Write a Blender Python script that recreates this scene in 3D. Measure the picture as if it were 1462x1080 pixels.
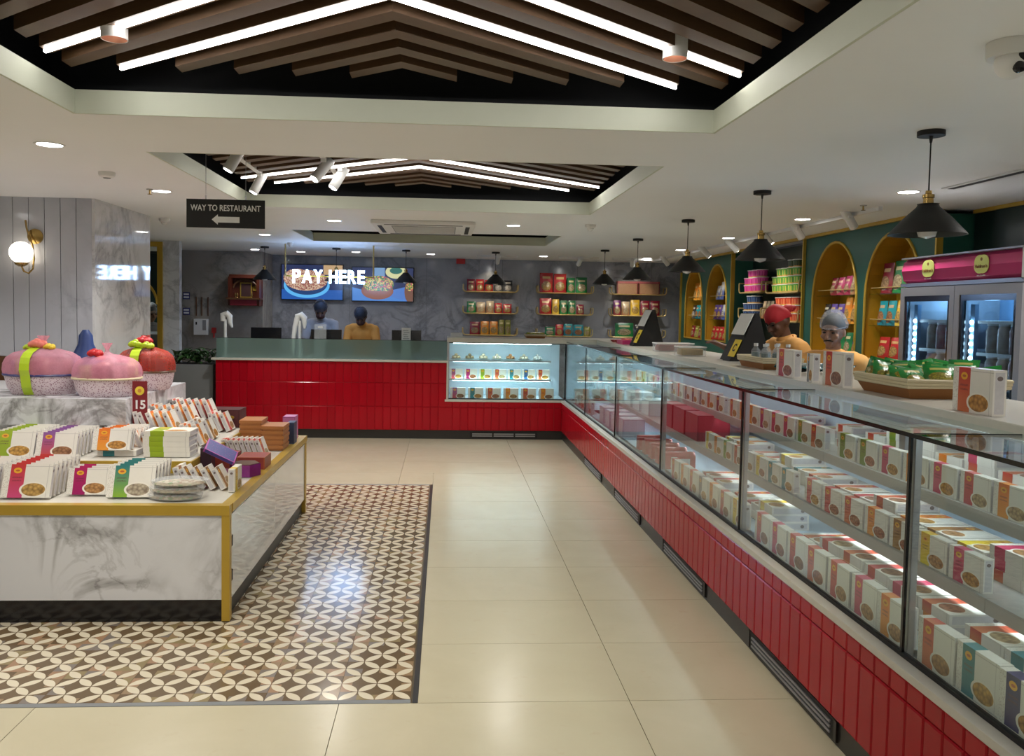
import bpy, bmesh, math, random
from mathutils import Vector, Matrix
from math import pi, sin, cos, radians as RAD

for o in list(bpy.data.objects): bpy.data.objects.remove(o)
S = bpy.context.scene
COL = S.collection
random.seed(7)

# ------------------------------------------------------------------ camera
YAW, PIT, ROL, FPX, CXP, CYP, EYE = .0615, .052, -.0174, 1184.5, 707.5, 505.0, 1.616
def cam_matrix():
    cy, sy, cp, sp, cr, sr = cos(YAW), sin(YAW), cos(PIT), sin(PIT), cos(ROL), sin(ROL)
    a = Matrix(((cy, sy, 0), (-sy, cy, 0), (0, 0, 1)))
    b = Matrix(((1, 0, 0), (0, cp, sp), (0, -sp, cp)))
    c = Matrix(((cr, 0, sr), (0, 1, 0), (-sr, 0, cr)))
    m = a @ b @ c
    r, f, u = m.col[0], m.col[1], m.col[2]
    return Matrix(((r[0], u[0], -f[0], 0), (r[1], u[1], -f[1], 0), (r[2], u[2], -f[2], EYE), (0, 0, 0, 1)))
cd = bpy.data.cameras.new('camera')
cd.sensor_fit = 'HORIZONTAL'; cd.sensor_width = 36.0
cd.lens = 36.0 * FPX / 1462.0
cd.shift_x = (731 - CXP) / 1462.0
cd.shift_y = (CYP - 540) / 1462.0
cd.clip_start = .05; cd.clip_end = 100
cam = bpy.data.objects.new('camera', cd); COL.objects.link(cam)
cam.matrix_world = cam_matrix()
S.camera = cam

# ------------------------------------------------------------------ world, exposure
w = bpy.data.worlds.new('world'); S.world = w; w.use_nodes = True
w.node_tree.nodes['Background'].inputs[0].default_value = (.8, .85, 1, 1)
w.node_tree.nodes['Background'].inputs[1].default_value = .15
S.view_settings.view_transform = 'Standard'
S.view_settings.look = 'None'
S.view_settings.gamma = 1.0
S.view_settings.use_curve_mapping = False
S.view_settings.exposure = 1.08
try:
    S.cycles.transparent_max_bounces = 24
    S.cycles.max_bounces = 10
    S.cycles.sample_clamp_indirect = 4.0
except Exception: pass
CEIL = 2.42

# ------------------------------------------------------------------ material helpers
MATS = {}
class NB:
    """tiny node builder"""
    def __init__(s, name):
        s.m = bpy.data.materials.new(name); s.m.use_nodes = True
        s.t = s.m.node_tree; s.b = s.t.nodes['Principled BSDF']; s.out = s.t.nodes['Material Output']
    def n(s, typ, **kw):
        nd = s.t.nodes.new(typ)
        for k, v in kw.items(): setattr(nd, k, v)
        return nd
    def l(s, a, b): s.t.links.new(a, b)
    def setin(s, sock, v):
        if isinstance(v, bpy.types.NodeSocket): s.l(v, sock)
        else: sock.default_value = v
    def math(s, op, a, b=0.0, c=None, clamp=False):
        nd = s.n('ShaderNodeMath', operation=op); nd.use_clamp = clamp
        s.setin(nd.inputs[0], a); s.setin(nd.inputs[1], b)
        if c is not None: s.setin(nd.inputs[2], c)
        return nd.outputs[0]
    def mix(s, f, a, b):
        nd = s.n('ShaderNodeMix', data_type='RGBA')
        s.setin(nd.inputs[0], f); s.setin(nd.inputs[6], a if not isinstance(a, tuple) else (*a, 1)[:4]); s.setin(nd.inputs[7], b if not isinstance(b, tuple) else (*b, 1)[:4])
        return nd.outputs[2]
    def pos(s): return s.n('ShaderNodeNewGeometry').outputs['Position']
    def obj(s): return s.n('ShaderNodeTexCoord').outputs['Object']
    def uv(s):
        sp = s.n('ShaderNodeSeparateXYZ'); s.l(s.n('ShaderNodeTexCoord').outputs['UV'], sp.inputs[0]); return sp.outputs[0], sp.outputs[1]
    def sep(s, v):
        sp = s.n('ShaderNodeSeparateXYZ'); s.l(v, sp.inputs[0]); return sp.outputs
    def comb(s, x, y, z=0.0):
        c = s.n('ShaderNodeCombineXYZ')
        for i, v in enumerate((x, y, z)): s.setin(c.inputs[i], v)
        return c.outputs[0]
    def map(s, v, scale=(1, 1, 1), rot=(0, 0, 0), loc=(0, 0, 0)):
        m = s.n('ShaderNodeMapping'); s.l(v, m.inputs[0]); m.inputs[1].default_value = loc; m.inputs[2].default_value = rot; m.inputs[3].default_value = scale
        return m.outputs[0]
    def noise(s, v, scale=5, detail=3, rough=.5, dist=0.0):
        nd = s.n('ShaderNodeTexNoise'); s.l(v, nd.inputs['Vector']); nd.inputs['Scale'].default_value = scale
        nd.inputs['Detail'].default_value = detail; nd.inputs['Roughness'].default_value = rough; nd.inputs['Distortion'].default_value = dist
        return nd.outputs['Fac']
    def vor(s, v, scale=20):
        nd = s.n('ShaderNodeTexVoronoi'); s.l(v, nd.inputs['Vector']); nd.inputs['Scale'].default_value = scale
        return nd
    def ramp(s, f, stops, interp='LINEAR'):
        nd = s.n('ShaderNodeValToRGB'); s.setin(nd.inputs[0], f); r = nd.color_ramp; r.interpolation = interp
        while len(r.elements) < len(stops): r.elements.new(.5)
        for e, (p, c) in zip(r.elements, stops): e.position = p; e.color = (*c, 1)[:4]
        return nd.outputs[0]
    def attr(s, nm):
        a = s.n('ShaderNodeAttribute'); a.attribute_type = 'OBJECT'; a.attribute_name = nm; return a.outputs['Color']
    def rnd(s): return s.n('ShaderNodeObjectInfo').outputs['Random']
    def base(s, c): s.setin(s.b.inputs['Base Color'], c)
    def set(s, rough=.5, metal=0, spec=.5, coat=0):
        s.setin(s.b.inputs['Roughness'], rough); s.b.inputs['Metallic'].default_value = metal
        s.b.inputs['Specular IOR Level'].default_value = spec; s.b.inputs['Coat Weight'].default_value = coat
        s.b.inputs['Coat Roughness'].default_value = .05
    def bump(s, h, strength=.2, dist=.01):
        b = s.n('ShaderNodeBump'); b.inputs['Strength'].default_value = strength; b.inputs['Distance'].default_value = dist
        s.l(h, b.inputs['Height']); s.l(b.outputs[0], s.b.inputs['Normal'])
    def emit(s, c, st):
        s.setin(s.b.inputs['Emission Color'], c); s.b.inputs['Emission Strength'].default_value = st

def plain(name, c, rough=.5, metal=0, spec=.5, coat=0, emit=0, ecol=None):
    k = NB(name); k.base((*c, 1)); k.set(rough, metal, spec, coat)
    if emit: k.emit((*(ecol or c), 1), emit)
    MATS[name] = k.m; return k.m

# plain paints and metals: a faint procedural mottling keeps them from looking flat
def paint(name, c, rough=.5, metal=0, spec=.5, var=.06, scale=9, coat=0):
    k = NB(name); f = k.noise(k.pos(), scale, 3)
    k.base(k.mix(f, tuple(x * (1 - var) for x in c), tuple(min(1, x * (1 + var)) for x in c))); k.set(rough, metal, spec, coat)
    MATS[name] = k.m; return k.m

paint('white_paint', (.74, .73, .70), .6)
paint('ceiling_paint', (.84, .85, .86), .6, var=.03, scale=1.5)
paint('black_void', (.006, .007, .010), .7)
paint('black_matt', (.005, .005, .006), .55)
paint('black_gloss', (.008, .008, .010), .15)
paint('dark_plinth', (.022, .020, .018), .35)
paint('gold_trim', (.50, .33, .045), .32, .35)
paint('gold_wire', (.62, .47, .20), .3, .5)
paint('brass', (.45, .30, .10), .25, .9)
paint('steel', (.42, .42, .44), .32, .85)
paint('fridge_grey', (.36, .36, .38), .4, .3)
paint('shelf_grey', (.46, .45, .43), .4, .2)
paint('white_stone', (.58, .56, .50), .28, var=.05, scale=30)
paint('white_plastic', (.74, .74, .73), .4)
paint('grey_plastic', (.26, .26, .27), .5)
paint('planter_grey', (.19, .20, .21), .5)
paint('green_panel', (.010, .085, .062), .5)
paint('dark_green', (.004, .016, .014), .3)
paint('niche_yellow', (.46, .24, .012), .5)
paint('brown_wood', (.10, .042, .015), .35)
paint('temple_wood', (.085, .018, .008), .35)
paint('wicker', (.30, .12, .03), .6)
paint('cane_white', (.62, .54, .36), .6)
paint('rubber', (.02, .02, .02), .7)
paint('red_plastic', (.45, .02, .02), .35)
paint('maroon_card', (.20, .014, .022), .4)
paint('pink_sign', (.52, .045, .17), .3)
paint('badge_green', (.62, .66, .18), .4)
paint('badge_brown', (.22, .10, .02), .5)
paint('copper', (.55, .25, .16), .3, .8)
paint('skin', (.30, .155, .095), .5)
paint('skin_dark', (.14, .065, .04), .55)
paint('shirt_orange', (.62, .27, .05), .8)
paint('shirt_peach', (.78, .40, .12), .85)
paint('shirt_grey', (.30, .30, .33), .8)
paint('trousers', (.03, .03, .04), .8)
paint('cap_red', (.50, .02, .03), .7)
paint('mask_dark', (.05, .015, .015), .7)
paint('hair_black', (.012, .010, .009), .6)
paint('eye_dark', (.01, .008, .008), .2)
paint('leaf_green', (.02, .07, .012), .45, var=.5, scale=14)
paint('ribbon_green', (.45, .62, .02), .4)
paint('flower_pink', (.75, .20, .16), .6, var=.3)
paint('flower_yellow', (.80, .60, .05), .6, var=.2)
paint('flower_red', (.50, .01, .015), .5)
paint('blue_net', (.01, .035, .16), .5)
paint('blue_rim', (.03, .03, .14), .4)
paint('glass_edge', (.012, .020, .020), .15)
paint('letter_white', (.80, .80, .80), .5)
paint('teal_cloth', (.02, .20, .18), .7)
paint('groove', (.10, .10, .115), .6)
paint('grout', (.30, .25, .18), .8)
paint('red_grout', (.42, .035, .04), .7)
paint('paper', (.72, .72, .70), .7)
paint('ice_blue', (.55, .68, .80), .5)
paint('fridge_liner', (.20, .32, .46), .5)
paint('fascia_lamp_tint', (.58, .61, .50), .6, var=.03)  # yellowish lamplight on the ceiling-coloured fascia is put into this colour
plain('downlight_glow', (1, .98, .95), emit=14)
plain('led_glow', (1, .97, .93), emit=11)
plain('case_led', (.85, .95, 1), emit=6)
plain('globe_glow', (1, .90, .72), emit=1.6)
plain('sign_glow', (.38, .60, 1), emit=11)
plain('case_led_bright', (.80, .92, 1), emit=16)
plain('bead_glow', (.60, .85, 1), emit=26)
plain('window_glow', (1, .9, .7), emit=2)
plain('bulb_glass', (.75, .75, .75), .1)

def glass(name, tint=(.93, .97, .96), base=.03, gain=.85):
    k = NB(name); lw = k.n('ShaderNodeLayerWeight'); lw.inputs[0].default_value = .5
    f = k.math('ADD', k.math('MULTIPLY', k.math('POWER', lw.outputs['Facing'], 5.0), gain), base, clamp=True)
    tr = k.n('ShaderNodeBsdfTransparent'); tr.inputs[0].default_value = (*tint, 1)
    gl = k.n('ShaderNodeBsdfGlossy'); gl.inputs['Roughness'].default_value = .01; gl.inputs[0].default_value = (.95, .97, 1, 1)
    mx = k.n('ShaderNodeMixShader'); k.l(f, mx.inputs[0]); k.l(tr.outputs[0], mx.inputs[1]); k.l(gl.outputs[0], mx.inputs[2])
    k.l(mx.outputs[0], k.out.inputs[0]); MATS[name] = k.m
glass('glass'); glass('top_glass', (.90, .96, .95), .03, .8); glass('shelf_glass', (.80, .92, .86), .05, .9)
glass('fridge_glass', (.72, .80, .86), .03, .8)
def film(name, c, alpha):
    k = NB(name); f0 = k.noise(k.pos(), 22, 3); k.base(k.mix(f0, tuple(x*.75 for x in c), tuple(min(1, x*1.2) for x in c))); k.set(.5, 0, .3)
    f = k.noise(k.pos(), 120, 2); k.setin(k.b.inputs['Alpha'], k.math('ADD', k.math('MULTIPLY', f, .16), alpha - .08))
    MATS[name] = k.m
film('pink_net', (.84, .34, .46), .46); film('red_net', (.50, .05, .03), .60); film('hairnet', (.46, .50, .56), .33); film('clear_film', (.70, .72, .73), .26)
film('dark_hairnet', (.045, .050, .075), .75)
k = NB('frosted'); k.base((.34, .47, .43, 1)); k.set(.38, 0, .5); k.b.inputs['Transmission Weight'].default_value = .75
k.b.inputs['IOR'].default_value = 1.12; MATS['frosted'] = k.m

def marble(name, white=(.78, .78, .80), vein=(.33, .33, .35), scale=1.0, rough=.18, rot=(.5, .6, .7), thr=.42, amt=1.0):
    k = NB(name); p = k.map(k.pos(), (scale,) * 3, rot)
    n1 = k.noise(p, 1.3, 5, .55, .9); n2 = k.noise(p, 2.9, 6, .6, .6); n3 = k.noise(p, .8, 2)
    v1 = k.math('SUBTRACT', 1.0, k.math('MULTIPLY', k.math('ABSOLUTE', k.math('SUBTRACT', n1, .5)), 13.0), clamp=True)
    v2 = k.math('SUBTRACT', 1.0, k.math('MULTIPLY', k.math('ABSOLUTE', k.math('SUBTRACT', n2, .5)), 26.0), clamp=True)
    mask = k.math('MULTIPLY', k.math('SUBTRACT', n3, thr), 5.0, clamp=True)
    v = k.math('MULTIPLY', k.math('ADD', k.math('MULTIPLY', v1, .8), k.math('MULTIPLY', v2, .35), clamp=True), mask)
    v = k.math('MULTIPLY', v, amt)
    cl = k.mix(k.noise(p, .9, 3), white, tuple(x * .90 for x in white))
    k.base(k.mix(v, cl, vein)); k.set(rough, 0, .5); MATS[name] = k.m
marble('marble_island', (.72, .73, .77), (.27, .265, .27), 1.55, .25, (.3, .4, .9), .36, 1.1)
marble('marble_panel', (.47, .48, .53), (.30, .31, .34), 1.4, .10)
marble('marble_wall', (.32, .335, .375), (.17, .175, .20), 1.5, .16, (.2, .9, .4), .36)
marble('marble_pillar', (.66, .70, .78), (.36, .39, .46), 2.2, .2, (.9, .2, .3), .34)
marble('marble_side', (.66, .66, .67), (.36, .36, .37), 1.6, .05, (.1, .3, .2), .36)
marble('marble_beige', (.34, .315, .28), (.19, .175, .16), 1.5, .15, (.6, .1, .4), .36)

# beige floor slabs
k = NB('floor_beige'); p = k.pos(); r = k.rnd()
q = k.n('ShaderNodeVectorMath', operation='ADD'); k.l(p, q.inputs[0]); k.l(k.comb(k.math('MULTIPLY', r, 37.0), k.math('MULTIPLY', r, 91.0)), q.inputs[1])
n = k.noise(q.outputs[0], 2.2, 5, .6, .6); n2 = k.noise(q.outputs[0], 9, 4, .6)
c = k.mix(n, (.485, .435, .305), (.585, .535, .395)); c = k.mix(k.math('MULTIPLY', k.math('SUBTRACT', n2, .62), 4.0, clamp=True), c, (.50, .41, .29))
sp = k.vor(q.outputs[0], 2.6); c = k.mix(k.math('MULTIPLY', k.math('LESS_THAN', sp.outputs['Distance'], .016), .5), c, (.22, .17, .11))
k.base(c); k.set(k.math('ADD', k.math('MULTIPLY', n2, .10), .19), 0, .5); MATS['floor_beige'] = k.m

# petal pattern of the encaustic-look tiles (4 circles across a 0.30 m tile, printed on the tile)
k = NB('petal_tile'); x, y, z = k.sep(k.obj()); D = .15
def fold(a): return k.math('ABSOLUTE', k.math('SUBTRACT', k.math('FRACT', k.math('ADD', k.math('DIVIDE', a, D), 10.0)), .5))
pp, qq = fold(x), fold(y)
def rad(a, b): return k.math('SQRT', k.math('ADD', k.math('MULTIPLY', a, a), k.math('MULTIPLY', b, b)))
A = k.math('LESS_THAN', rad(pp, k.math('SUBTRACT', .5, qq)), .485); B = k.math('LESS_THAN', rad(k.math('SUBTRACT', .5, pp), qq), .485)
petal = k.math('MULTIPLY', A, B)
edge = k.math('MAXIMUM', k.math('GREATER_THAN', k.math('ABSOLUTE', x), .15 - .0375 * 1.2), k.math('GREATER_THAN', k.math('ABSOLUTE', y), .15 - .0375 * 1.2))
cell = k.comb(k.math('FLOOR', k.math('DIVIDE', x, .075)), k.math('FLOOR', k.math('DIVIDE', y, .075)), k.math('MULTIPLY', k.rnd(), 50.0))
wn = k.n('ShaderNodeTexWhiteNoise'); k.l(cell, wn.inputs[0])
edgec = k.ramp(wn.outputs['Value'], [(0, (.13, .085, .045)), (.3, (.28, .19, .11)), (.5, (.20, .17, .15)), (.7, (.33, .20, .12)), (.88, (.26, .20, .10))], 'CONSTANT')
dark = k.mix(k.noise(k.pos(), 3, 3), (.115, .078, .042), (.16, .11, .062))
c = k.mix(edge, dark, edgec); c = k.mix(petal, c, k.mix(k.noise(k.pos(), 4, 3), (.62, .55, .41), (.70, .63, .50)))
k.base(c); k.set(.16, 0, .5); MATS['petal_tile'] = k.m

# wood slats
k = NB('wood_slat'); p = k.map(k.pos(), (3, 3, 30)); n = k.noise(p, 2.2, 4, .6, 1.0)
k.base(k.mix(n, (.066, .034, .015), (.125, .066, .030))); k.set(.45, 0, .5); MATS['wood_slat'] = k.m
# red glazed tile
k = NB('red_tile'); r = k.rnd(); c = k.mix(r, (.34, .0022, .010), (.42, .0040, .013)); k.base(k.mix(k.noise(k.pos(), 6, 2), c, (.38, .0035, .012))); k.set(.17, 0, .22, 0); MATS['red_tile'] = k.m
# mirror-like polished panel
k = NB('mirror_panel'); n = k.noise(k.pos(), 3, 3); k.base(k.mix(n, (.76, .79, .80), (.86, .88, .88))); k.set(.06, .12, .7); MATS['mirror_panel'] = k.m

# printed sweet box: front art
def box_front(name, top=False):
    k = NB(name); u, v = k.uv(); c1, c2, c3 = k.attr('c1'), k.attr('c2'), k.attr('c3')
    def rng(a, lo, hi): return k.math('MULTIPLY', k.math('GREATER_THAN', a, lo), k.math('LESS_THAN', a, hi))
    base = k.mix(k.noise(k.obj(), 30, 2), (.72, .69, .63), (.78, .75, .69))
    orn = k.vor(k.comb(k.math('MULTIPLY', u, 1.6), v), 26)
    om = k.math('MULTIPLY', k.math('LESS_THAN', u, .13), k.math('LESS_THAN', orn.outputs['Distance'], .33))
    c = k.mix(k.math('MULTIPLY', om, .55), base, (.38, .30, .27))
    st = rng(u, .14, .44)
    sc = k.mix(v, c2, c1)
    if not top:
        t1 = k.math('MULTIPLY', k.math('MULTIPLY', rng(u, .19, .39), k.math('MAXIMUM', rng(v, .58, .625), rng(v, .49, .53))), k.math('GREATER_THAN', k.noise(k.comb(k.math('MULTIPLY', u, 40.0), k.math('MULTIPLY', v, 6.0)), 3, 2), .47))
        sc = k.mix(k.math('MULTIPLY', t1, .7), sc, (.10, .02, .03))
        lg = k.math('LESS_THAN', rad2(k, k.math('DIVIDE', k.math('SUBTRACT', u, .285), .085), k.math('DIVIDE', k.math('SUBTRACT', v, .81), .085)), 1.0)
        lg2 = k.math('LESS_THAN', rad2(k, k.math('DIVIDE', k.math('SUBTRACT', u, .285), .045), k.math('DIVIDE', k.math('SUBTRACT', v, .81), .03)), 1.0)
        sc = k.mix(lg, sc, (.75, .38, .02)); sc = k.mix(lg2, sc, (.45, .10, .02))
    c = k.mix(st, c, sc)
    if not top:
        e = rad2(k, k.math('DIVIDE', k.math('SUBTRACT', u, .655), .29), k.math('DIVIDE', k.math('SUBTRACT', v, .24), .23))
        bowl = k.math('LESS_THAN', e, 1.0); food = k.math('LESS_THAN', e, .84)
        vo = k.vor(k.comb(k.math('MULTIPLY', u, 1.3), v), 10); hi = k.mix(.16, c3, (.85, .62, .30)); fc = k.mix(k.math('MULTIPLY', vo.outputs['Distance'], 1.25, clamp=True), hi, k.mix(.72, c3, (.08, .03, .01)))
        bc = k.mix(food, (.80, .76, .68), fc)
        c = k.mix(bowl, c, bc)
    ln = k.math('MAXIMUM', rng(u, .915, .925), k.math('MULTIPLY', k.math('GREATER_THAN', u, .44), rng(v, .93, .945)))
    c = k.mix(k.math('MULTIPLY', ln, .5), c, (.25, .22, .22))
    k.base(c); k.set(.38, 0, .5); MATS[name] = k.m
def rad2(k, a, b): return k.math('SQRT', k.math('ADD', k.math('MULTIPLY', a, a), k.math('MULTIPLY', b, b)))
box_front('box_front'); box_front('box_edge', True)
k = NB('box_side'); u, v = k.uv()
bd = k.math('MAXIMUM', k.math('GREATER_THAN', k.math('ABSOLUTE', k.math('SUBTRACT', u, .5)), .36), k.math('GREATER_THAN', k.math('ABSOLUTE', k.math('SUBTRACT', v, .5)), .45))
inn = k.mix(k.noise(k.obj(), 60, 2), (.50, .48, .50), (.62, .60, .61)); dot = k.math('LESS_THAN', rad2(k, k.math('DIVIDE', k.math('SUBTRACT', u, .5), .22), k.math('DIVIDE', k.math('SUBTRACT', v, .82), .05)), 1.0)
inn = k.mix(dot, inn, (.16, .12, .12)); k.base(k.mix(bd, inn, (.74, .71, .66))); k.set(.4, 0, .5); MATS['box_side'] = k.m
# plain printed carton (c1) with darker edge and small motif
k = NB('carton'); u, v = k.uv(); c1, c2 = k.attr('c1'), k.attr('c2')
vo = k.vor(k.comb(u, v), 14); bd = k.math('GREATER_THAN', k.math('MAXIMUM', k.math('ABSOLUTE', k.math('SUBTRACT', u, .5)), k.math('ABSOLUTE', k.math('SUBTRACT', v, .5))), .46)
c = k.mix(k.math('MULTIPLY', k.math('LESS_THAN', vo.outputs['Distance'], .25), .35), c1, c2); k.base(k.mix(bd, c, c2)); k.set(.4, 0, .5); MATS['carton'] = k.m
# foil snack pouch
k = NB('pouch'); u, v = k.uv(); c1, c2, c3 = k.attr('c1'), k.attr('c2'), k.attr('c3')
c = k.mix(k.math('MULTIPLY', k.math('SUBTRACT', .62, v), 5.0, clamp=True), c1, c2)
e = rad2(k, k.math('DIVIDE', k.math('SUBTRACT', u, .5), .38), k.math('DIVIDE', k.math('SUBTRACT', v, .33), .24)); vo = k.vor(k.comb(u, v), 16)
c = k.mix(k.math('LESS_THAN', e, 1.0), c, k.mix(k.math('MULTIPLY', vo.outputs['Distance'], 1.5, clamp=True), c3, k.mix(.7, c3, (.05, .02, .01))))
lb = k.math('MULTIPLY', k.math('LESS_THAN', k.math('ABSOLUTE', k.math('SUBTRACT', u, .5)), .3), k.math('LESS_THAN', k.math('ABSOLUTE', k.math('SUBTRACT', v, .76)), .06))
c = k.mix(k.math('MULTIPLY', lb, .8), c, k.mix(.3, c3, (.8, .7, .4)))
k.base(c); k.set(.25, 0, .6); k.bump(k.noise(k.obj(), 38, 3), .35, .01); MATS['pouch'] = k.m
# printed tub
k = NB('tub_print'); u, v = k.uv(); c1, c2 = k.attr('c1'), k.attr('c2')
wv = k.math('GREATER_THAN', k.math('SINE', k.math('MULTIPLY', u, 75.4)), .35); c = k.mix(k.math('MULTIPLY', wv, k.math('LESS_THAN', v, .8)), c1, c2)
k.base(k.mix(k.math('LESS_THAN', v, .16), c, (.55, .30, .06))); k.set(.35, 0, .5); MATS['tub_print'] = k.m
k = NB('tint'); k.base(k.attr('c1')); k.set(.4, 0, .5); MATS['tint'] = k.m
k = NB('tint_gloss'); k.base(k.mix(k.noise(k.obj(), 25, 2), k.attr('c1'), k.attr('c2'))); k.set(.2, 0, .5); MATS['tint_gloss'] = k.m
# lattice basket side
k = NB('lattice_pink'); vo = k.vor(k.pos(), 95); k.base(k.mix(k.math('LESS_THAN', vo.outputs['Distance'], .36), (.70, .58, .62), (.34, .18, .23))); k.set(.5); MATS['lattice_pink'] = k.m
# nuts in trays
k = NB('nut_mix'); vo = k.vor(k.pos(), 60); k.base(k.ramp(k.sep(vo.outputs['Color'])[0], [(0, (.45, .38, .26)), (.45, (.58, .50, .36)), (.7, (.30, .16, .07)), (.9, (.10, .22, .04))], 'CONSTANT')); k.set(.6); MATS['nut_mix'] = k.m
# menu screens
def screen(name, mode):
    k = NB(name); u, v = k.uv(); uu = k.math('MULTIPLY', u, 1.75)
    def ell(cx, cy, rx, ry): return k.math('LESS_THAN', rad2(k, k.math('DIVIDE', k.math('SUBTRACT', uu, cx), rx), k.math('DIVIDE', k.math('SUBTRACT', v, cy), ry)), 1.0)
    vo = k.vor(k.comb(uu, v), 34); col = k.sep(vo.outputs['Color'])[0]
    if mode == 0:
        c = k.mix(k.math('LESS_THAN', v, .28), (.02, .03, .09), (.02, .09, .34))
        c = k.mix(k.math('MULTIPLY', k.math('GREATER_THAN', uu, 1.2), k.math('GREATER_THAN', v, .72)), c, (.45, .30, .16))
        c = k.mix(ell(.72, .40, .66, .36), c, (.10, .40, .75)); c = k.mix(ell(.72, .47, .60, .34), c, (.02, .05, .15))
        f = k.ramp(col, [(0, (.50, .34, .24)), (.35, (.30, .12, .10)), (.65, (.60, .46, .34)), (.85, (.20, .08, .07))], 'CONSTANT')
        c = k.mix(k.math('MULTIPLY', k.math('MAXIMUM', ell(.70, .55, .62, .30), ell(.45, .62, .40, .26)), k.math('GREATER_THAN', v, .22)), c, f)
    else:
        c = k.mix(k.math('GREATER_THAN', k.math('ADD', v, k.math('MULTIPLY', uu, -.25)), .05), (.08, .18, .48), (.03, .04, .10))
        c = k.mix(k.math('LESS_THAN', k.math('ADD', v, k.math('MULTIPLY', uu, .25)), .40), c, (.07, .20, .52))
        c = k.mix(k.math('MULTIPLY', k.math('GREATER_THAN', v, .66), k.math('LESS_THAN', k.math('ABSOLUTE', k.math('SUBTRACT', uu, .78)), .15)), c, (.16, .28, .46))
        c = k.mix(ell(1.25, .88, .30, .20), c, (.55, .55, .30)); c = k.mix(ell(1.25, .92, .18, .10), c, (.04, .14, .12))
        c = k.mix(ell(.72, .30, .46, .26), c, (.22, .09, .06))
        f = k.ramp(col, [(0, (.03, .16, .07)), (.3, (.50, .36, .08)), (.5, (.40, .05, .10)), (.7, (.55, .45, .16)), (.85, (.06, .20, .08))], 'CONSTANT')
        c = k.mix(k.math('MULTIPLY', ell(.75, .50, .44, .26), k.math('GREATER_THAN', v, .3)), c, f)
        c = k.mix(ell(1.66, .30, .16, .34), c, (.16, .08, .06)); c = k.mix(ell(1.66, .44, .12, .13), c, f)
    k.base((.01, .01, .01, 1)); k.set(.15); k.setin(k.b.inputs['Emission Color'], c); k.b.inputs['Emission Strength'].default_value = .55; MATS[name] = k.m
screen('screen_rice', 0); screen('screen_salad', 1)
def M(n): return MATS[n]
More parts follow.
